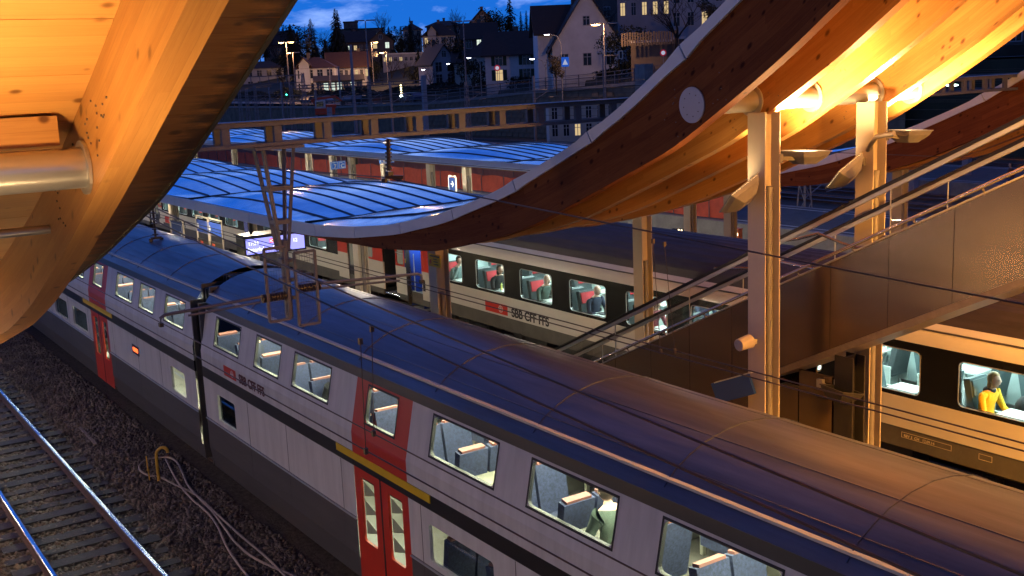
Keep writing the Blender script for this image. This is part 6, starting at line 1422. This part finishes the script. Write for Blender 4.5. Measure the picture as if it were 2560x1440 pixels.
# ------------------------------------------------------------------ lamps, masts, signals
m_pole = pm('pole_grey', (.30, .28, .29), .6, .3, var=.15); m_lamp = emit('sodium_lamp', (1.0, .52, .14), 22.0); m_lampw = emit('street_lamp_white', (.85, .9, 1.0), 14.0); m_conpole = pm('concrete_pole', (.30, .31, .36), .8, var=.12)
def rail_lamp(px, pyt, D, label, arms=((-1, 1), (1, 1)), base_z=-.2, power=60):
    P = atD(px, pyt, D); h = P.z-base_z; Lm = empty('railway_lamp', (P.x, P.y, base_z), label, 'lamp post', 'tall railway lamps'); az = math.atan2(P.y, P.x)-PI/2; Lm.rotation_euler = (0, 0, az)
    b = MB(); b.tube([(0, 0, 0), (0, 0, h*.45), (0, 0, h)], [.16, .12, .07], 8); b.build('pole', m_pole, Lm, smooth=50)
    for s, lit in arms:
        b = MB(); b.b2((s*.1, -.16, h-.02), (s*1.55, .16, h+.14)) if s > 0 else b.b2((-1.55, -.16, h-.02), (-.1, .16, h+.14)); b.build('lamp_head', m_conpole, Lm)
        if lit:
            b = MB(); c = s*.95; ball(b, (c, 0, h-.05), (.48, .15, .10), 10, 6); b.build('lamp_glass', m_lamp, Lm)
            if power:
                ld = bpy.data.lights.new('railway_lamp_light', 'POINT'); ld.energy = power*5; ld.color = (1, .5, .2); ld.shadow_soft_size = .15; lo = bpy.data.objects.new('railway_lamp_light', ld); COL.objects.link(lo); lo.parent = Lm; lo.location = (c, -.1, h-.35)
    return Lm
rail_lamp(715, 106, 225, 'tall twin-headed orange lamp nearest the canopy edge', ((-1, 1), (1, 1)), power=500); rail_lamp(732, 132, 270, 'second orange lamp in the row at left, lit on its left head', ((-1, 1), (1, 0)), power=400); rail_lamp(747, 150, 315, 'third lamp in the row at left, lit on its right head', ((-1, 0), (1, 1)), power=300); rail_lamp(632, 160, 330, 'lamp peeping out just beside the near canopy edge', ((-1, 1), (1, 0)), power=300)
rail_lamp(928, 106, 250, 'orange lamp right of the dark T-shaped pole', ((1, 1),), power=400); rail_lamp(966, 131, 240, 'orange lamp left of the lit pavilion, head to the left', ((-1, 1),), power=400); rail_lamp(1510, 60, 128, 'tall bright orange lamp before the big gable house', ((-1, 1), (1, 0)), base_z=-.2, power=260)
rail_lamp(913, 52, 170, 'tall dark T-shaped pole with unlit heads against the clouds', ((-1, 0), (1, 0)), power=0); rail_lamp(1158, 54, 160, 'dark T-shaped pole with unlit heads left of the tall spruce', ((-1, 0), (1, 0)), power=0)
def street_lamp(px, pyt, D, label, h=5.0):
    P = atD(px, pyt, D); Lm = empty('street_lamp', (P.x, P.y, P.z-h), label, 'street lamp', 'white street lamps', math.atan2(P.y, P.x)-PI/2)
    b = MB(); b.tube([(1.6, 0, -3), (1.6, 0, h-1.2), (1.2, 0, h-.3), (.3, 0, h)], [.07, .06, .05, .04], 8); b.build('pole', m_conpole, Lm, smooth=60); b = MB(); ball(b, (0, 0, h-.02), (.42, .16, .08), 10, 6); b.build('lamp_head', m_conpole, Lm); b = MB(); ball(b, (0, 0, h-.07), (.32, .13, .08), 10, 6); b.build('lamp_glass', m_lampw, Lm)
street_lamp(1367, 85, 134, 'curved white street lamp before the big gable house', 5.5); street_lamp(1172, 143, 165, 'curved white street lamp left of the villa with veranda', 5); street_lamp(1120, 158, 190, 'white street lamp below the half-timbered house', 5); street_lamp(1058, 173, 200, 'small white street lamp above the concrete mast', 4); street_lamp(1330, 146, 139, 'wall lamp at the corner of the green-shuttered house', 3)
def mast(px, pyt, D, label, kind_='pole', arms=True):
    P = atD(px, pyt, D); h = P.z+.2; Ms = empty('catenary_mast', (P.x, P.y, -.2), label, 'mast', 'catenary masts in the yard', 0.0)
    if kind_ == 'concrete': b = MB(); b.b2((-.22, -.22, 0), (.22, .22, h)); b.build('shaft', m_conpole, Ms, bevel=.03)
    elif kind_ == 'round': b = MB(); b.tube([(0, 0, 0), (0, 0, h)], [.26, .15], 10); b.build('shaft', m_conpole, Ms, smooth=50)
    elif kind_ == 'lattice':
        for sx, sy in ((-1, -1), (1, -1), (1, 1), (-1, 1)): b = MB(); b.bar((sx*.3, sy*.3, 0), (sx*.14, sy*.14, h), .07, .07); b.build('leg', m_pole, Ms)
        b = MB(); n = int(h/.7)
        for i in range(n):
            t0, t1 = i/n, (i+1)/n; r0_, r1_ = .3-.16*t0, .3-.16*t1; s = 1 if i % 2 else -1
            for ax in (0, 1):
                for sd in (-1, 1): p = (s*r0_, sd*r0_, h*t0) if ax == 0 else (sd*r0_, s*r0_, h*t0); q = (-s*r1_, sd*r1_, h*t1) if ax == 0 else (sd*r1_, -s*r1_, h*t1); b.bar(p, q, .03, .03)
        b.build('bracing', m_pole, Ms)
    else: b = MB(); b.b2((-.1, -.12, 0), (.1, .12, h)); b.build('shaft', m_pole, Ms)
    if arms:
        zz = min(h-.5, 6.3); b = MB(); b.tube([(0, 0, zz), (0, 2.6, zz-.25)], .035, 6); b.tube([(0, 0, zz-1.2), (0, 1.9, zz-.3)], .03, 6); b.tube([(0, 1.7, zz-1.0), (0, 2.9, zz-.9)], .025, 6); b.build('cantilever', m_pole, Ms)
    return Ms
mast(1058, 188, 118, 'thick bluish concrete mast with side arm in the middle of the yard', 'concrete'); mast(876, 112, 150, 'tall round tapered concrete pole behind the gantry', 'round', False); mast(846, 166, 190, 'dark slender mast left of the round concrete pole', 'pole'); mast(824, 168, 230, 'second dark mast, right of the white hip-roofed house', 'pole'); mast(756, 182, 160, 'wide dark mast below the row of orange lamps', 'lattice'); mast(702, 205, 175, 'reddish mast beside the green signal', 'pole'); mast(726, 212, 165, 'lattice mast right of the green signal', 'lattice'); mast(788, 224, 150, 'short grey mast left of the red excavator', 'pole'); mast(823, 268, 125, 'short pale post in front of the red excavator', 'concrete', False)
mast(597, 222, 190, 'leftmost pale lattice mast beside the near canopy edge', 'lattice'); mast(615, 222, 192, 'second pale lattice mast beside the near canopy edge', 'lattice'); mast(636, 214, 195, 'third pale lattice mast from the near canopy edge', 'lattice'); mast(672, 218, 210, 'thin mast between the pale lattice masts and the signal', 'pole'); mast(1333, 190, 125, 'slim mast in front of the stone wall', 'pole'); mast(1165, 205, 130, 'lattice base mast below the dark T-shaped pole', 'lattice'); mast(975, 205, 140, 'dark mast under the lamp with left-facing head', 'pole'); mast(921, 190, 168, 'lattice mast carrying the tall dark T-shaped pole', 'lattice')
mast(2012, 415, 60, 'mast with mesh guards seen between the golden posts', 'lattice')
mast(2230, 395, 62, 'grey steel mast with concrete foot behind the escalator', 'concrete', False); mast(2285, 370, 70, 'grey mast further right behind the escalator glass', 'concrete', False); mast(2420, 330, 75, 'mast at far right behind the escalator handrail', 'concrete', False)
for i, (px0, px1, pyt, pyb, D, lb) in enumerate(((560, 760, 196, 214, 185, 'long lattice gantry across the yard at left'), (740, 1062, 215, 222, 150, 'thin cross-span girder in the middle of the yard'), (2330, 2560, 196, 226, 72, 'pale ladder gantry above the farther wave canopy'))):
    p0, p1 = atD(px0, pyb, D), atD(px1, pyb-(px1-px0)*.05, D*1.02); h = max(.35, (pyb-pyt)/FPX*D); Gn = empty('yard_gantry', p0, lb, 'gantry', 'far gantries'); v = p1-p0; v.z = 0
    for z_ in (0, h): b = MB(); b.bar((0, 0, z_), (v.x, v.y, z_), .14, .14); b.build('chord', m_gantry, Gn)
    n = max(5, int(v.length/1.4))
    for k in range(n+1): f_ = k/n; b = MB(); b.bar((v.x*f_, v.y*f_, 0), (v.x*f_, v.y*f_, h), .1, .1); b.build('web', m_gantry, Gn)
for k in range(16):
    y = 40+k*2.6; z = 5.4+(k % 3)*.7; wire((-330, y+6, z+.4), (5, y, z), .012, 'thin dark wire strung over the yard behind the red fence', .3, n=8, name='yard_wire', group='thin wires over the yard')
for k in range(5): wire((-60-k*34, 30, 6.9), (-75-k*34, 86, 7.3), .02, 'dark cross-span wire strung across the yard tracks', .5, n=6, name='cross_span_wire', group='cross-span wires over the yard')
def signal(px, py, D, label, col, s=1.0, r=.12):
    P = atD(px, py, D); Sg = empty('yard_signal', (P.x, P.y, -.2), label, 'signal', 'signals in the yard', math.atan2(P.y, P.x)-PI/2); h = P.z+.2
    b = MB(); b.tube([(0, .1, 0), (0, .1, h+.2)], .06, 6); b.build('post', m_pole, Sg); b = MB(); b.b2((-.3, -.05, h-.6), (.3, .15, h+.35)); b.build('head', m_black, Sg); b = MB(); ball(b, (0, -.1, h), (r, .06, r), 10, 6); b.build('lens', emit('signal_'+label.split()[0], col, s), Sg)
signal(716, 237, 190, 'green signal light near the left masts', (.05, 1, .6), 14); signal(1003, 240, 170, 'brilliant white signal light in the middle of the yard', (.75, 1, 1), 40, .2); signal(879, 383, 60, 'red signal light above the platform 7 sign', (1, .05, .06), 12, .10)
P = atD(1002, 213, 190); Sg = empty('yard_signal', (P.x, P.y, -.2), 'signal column with a row of yellow lights above the white one', 'signal', 'signals in the yard', math.atan2(P.y, P.x)-PI/2); b = MB(); b.tube([(0, .1, 0), (0, .1, P.z)], .06, 6); b.build('post', m_pole, Sg)
for k in range(5): b = MB(); ball(b, (0, -.1, P.z+.2-k*.42), (.15, .06, .12), 10, 6); b.build('lens', emit('signal_column', (1, .9, .45), 7), Sg)
def roadsign(px, py, D, label, shape, col, h=2.6):
    P = atD(px, py, D); Rs = empty('road_sign', P, label, 'road sign', None, math.atan2(P.y, P.x)-PI/2); b = MB(); b.tube([(0, .05, -h), (0, .05, .4)], .035, 6); b.build('post', m_conpole, Rs); b = MB()
    if shape == 'sq': b.b2((-.42, -.03, -.42), (.42, .03, .62))
    else: b.tube([(0, -.03, 0), (0, .02, 0)], .36, 18)
    b.build('plate', col, Rs); b = MB()
    if shape == 'sq': b.add([(-.3, -.036, -.2), (.3, -.036, -.2), (0, -.036, .42)], [(0, 1, 2)])
    else: b.tube([(0, -.038, 0), (0, -.031, 0)], .22, 16)
    b.build('symbol', pm('sign_white_glow', (.75, .75, .75), .5, var=0, em=(.8, .85, 1), ems=.35), Rs)  # symbol given a faint glow of its own so it reads white
roadsign(1413, 157, 126, 'blue pedestrian crossing sign below the big gable house', 'sq', pm('road_blue', (.02, .10, .5), .5, em=(.02, .12, .6), ems=.5)); m_rr = pm('road_red', (.55, .03, .06), .5, em=(.6, .03, .06), ems=.25); roadsign(1243, 170, 136, 'round red-rimmed sign at the corner of the green-shuttered house', 'r', m_rr); roadsign(1658, 132, 126, 'round red-rimmed sign beside the carport', 'r', m_rr)  # blue and red plates carry an added glow as well
P = atD(1552, 137, 127); TL = empty('traffic_light', P, 'traffic light arm with pale backboard right of the tall bright lamp', 'traffic light', None, math.atan2(P.y, P.x)-PI/2); b = MB(); b.b2((-.25, -.1, -.45), (.25, .1, .45)); b.build('backboard', m_swhite, TL); b = MB(); b.b2((-.12, -.16, -.36), (.12, -.1, .36)); b.build('signal_box', m_black, TL); b = MB(); b.tube([(-2.0, 0, 0), (0, 0, 0)], .05, 6); b.tube([(-2.0, 0, .2), (-2.0, 0, -6)], .07, 6); b.build('arm', m_pole, TL)

# ------------------------------------------------------------------ cars on the street, excavator, people far off
def car(px, py, D, label, col, lights, rz=0.0):
    P = atY(px, py, 86.5); P.z = terrain_z(P.x, 83.1)+.18; Cr = empty('car', P, label, 'car', 'cars on the street', math.atan2(P.y, P.x)-PI/2+rz)
    b = MB(); b.extr([(-2.1, .3), (2.1, .3), (2.15, .75), (1.5, .9), (.8, 1.4), (-1.1, 1.42), (-1.9, .95), (-2.15, .85)], -.82, .82, 1); b.build('body', pm('car_'+label.split()[0], col, .3, .3, coat=.6), Cr, bevel=.06)
    b = MB(); b.add([(1.3, -.83, .95), (.75, -.83, 1.34), (-1.05, -.83, 1.35), (-1.7, -.83, .97)], [(0, 1, 2, 3)]); b.build('side_window', m_pane, Cr)
    for x in (-1.3, 1.3):
        for s in (-1, 1): b = MB(); b.tube([(x, s*.7, .32), (x, s*.86, .32)], .32, 14); b.build('wheel', m_black, Cr)
    for s in (-1, 1):
        b = MB(); ball(b, (2.15 if lights == 'red' else -2.15, s*.6, .72), (.12, .22, .12), 8, 6); b.build('tail_light' if lights == 'red' else 'headlight', emit('car_red', (1, .03, .03), 12) if lights == 'red' else emit('car_white', (1, .97, .9), 14), Cr)
        if lights == 'red': b = MB(); b.b2((.0, -.86, .6), (.5, -.84, .66)); 
for px, py, D, lb, c, l, rz in ((770, 233, 262, 'dark car with red tail lights left on the street', (.03, .03, .035), 'red', 1.2), (812, 236, 262, 'white car with headlights before the lit hall', (.4, .4, .4), 'w', -1.2), (873, 236, 258, 'grey car with red tail lights below the round pole', (.15, .15, .16), 'red', 1.3), (900, 235, 256, 'black car with red tail lights right of the grey one', (.02, .02, .02), 'red', 1.2), (1018, 240, 225, 'silver car with headlights near the white signal', (.3, .3, .32), 'w', -1.3), (1035, 236, 235, 'blue car with headlights below the mast arm', (.03, .05, .15), 'w', -1.2)): car(px, py, D, lb, c, l, rz)
P = atD(820, 300, 150); Ex = empty('excavator', P, 'red and white excavator standing among the tracks', 'excavator', None, math.atan2(P.y, P.x)-PI/2); m_exr = pm('excavator_red', (.55, .06, .02), .5, var=.1)
for nm, mt, bx in (('undercarriage', m_dark, ((-1.3, -.9, 0), (1.3, .9, .7))), ('body', m_exr, ((-1.6, -.8, .75), (1.0, .8, 1.55))), ('cab', m_wallw, ((-1.5, -.8, 1.55), (-.2, .1, 2.55))), ('engine_cover', m_exr, ((-.15, -.75, 1.55), (1.2, .75, 2.0)))): b = MB(); b.b2(*bx); b.build(nm, mt, Ex, bevel=.06)
b = MB(); b.b2((-1.35, -.815, 1.8), (-.45, -.803, 2.45)); b.build('cab_window', m_pane, Ex); b = MB(); b.bar((-1.2, .3, 1.5), (-1.9, .3, 2.7), .3, .3); b.bar((-1.9, .3, 2.7), (1.2, .3, 3.0), .26, .3); b.bar((1.2, .3, 3.0), (2.0, .3, 2.3), .22, .22); b.build('boom', m_exr, Ex); b = MB(); b.b2((1.8, .0, 1.9), (2.4, .6, 2.35)); b.build('bucket', m_dark, Ex)
p = atZ(2240, 441, .552); person('person in dark clothes standing on the distant platform', (p.x, p.y, .552), -.8, black_c, hd, black_c, pose='stand'); p = atZ(2310, 425, .552); person('second person in dark coat on the distant platform, near the white post', (p.x, p.y, .552), 2.4, navy, hd, black_c, pose='stand'); p = atZ(2525, 490, .552); person('person in brown jacket waiting at far right behind the glass', (p.x, p.y, .552), -2.0, brown_c, hd, jeans, pose='stand')
for i, (px, py) in enumerate(((2380, 213), (2395, 210), (2535, 152), (2130, 470), (2410, 245), (2330, 470))):
    if i == 3: continue
    P = atD(px, py, 95+8*i); b = MB(); ball(b, (0, 0, 0), (.55, .3, .10), 12, 6); o = solo(b, 'hall_lamp', emit('hall_lamp', (.75, 1.0, .85), 5.0), 'greenish white hall lamp number %s from the left at far right' % ('one', 'two', 'five', '', 'four', 'three')[i], 'lamp', loc=P); b = MB(); b.tube([(0, 0, .05), (0, 0, 1.2)], .03, 6); b.build('hanger', m_pole, o)

# ------------------------------------------------------------------ passengers on the upper deck of the double-deck train
for i, (x, lb, tp, hr) in enumerate(((-19.9, 'passenger in dark coat at the upper window above the red logo', navy, hd), (-11.7, 'passenger in maroon jumper at the large upper window right of the red door', cloth('maroon', (.15, .03, .04)), (hair_d, True)), (-9.2, 'passenger in olive jacket at the second large upper window from the red door', green_c, hd), (-6.6, 'passenger in grey jumper at the upper window nearest the lower right corner', grey_j, hl), (-16.2, 'passenger in black at the upper window left of the red door', black_c, hd), (-25.4, 'passenger in blue shirt on the upper deck left of the gangway', check, hd))):
    person(lb, (x, YC-.86 if i % 2 == 0 else YC+.6, 2.09+.44), 0 if i % 2 else PI, tp, hr, jeans)
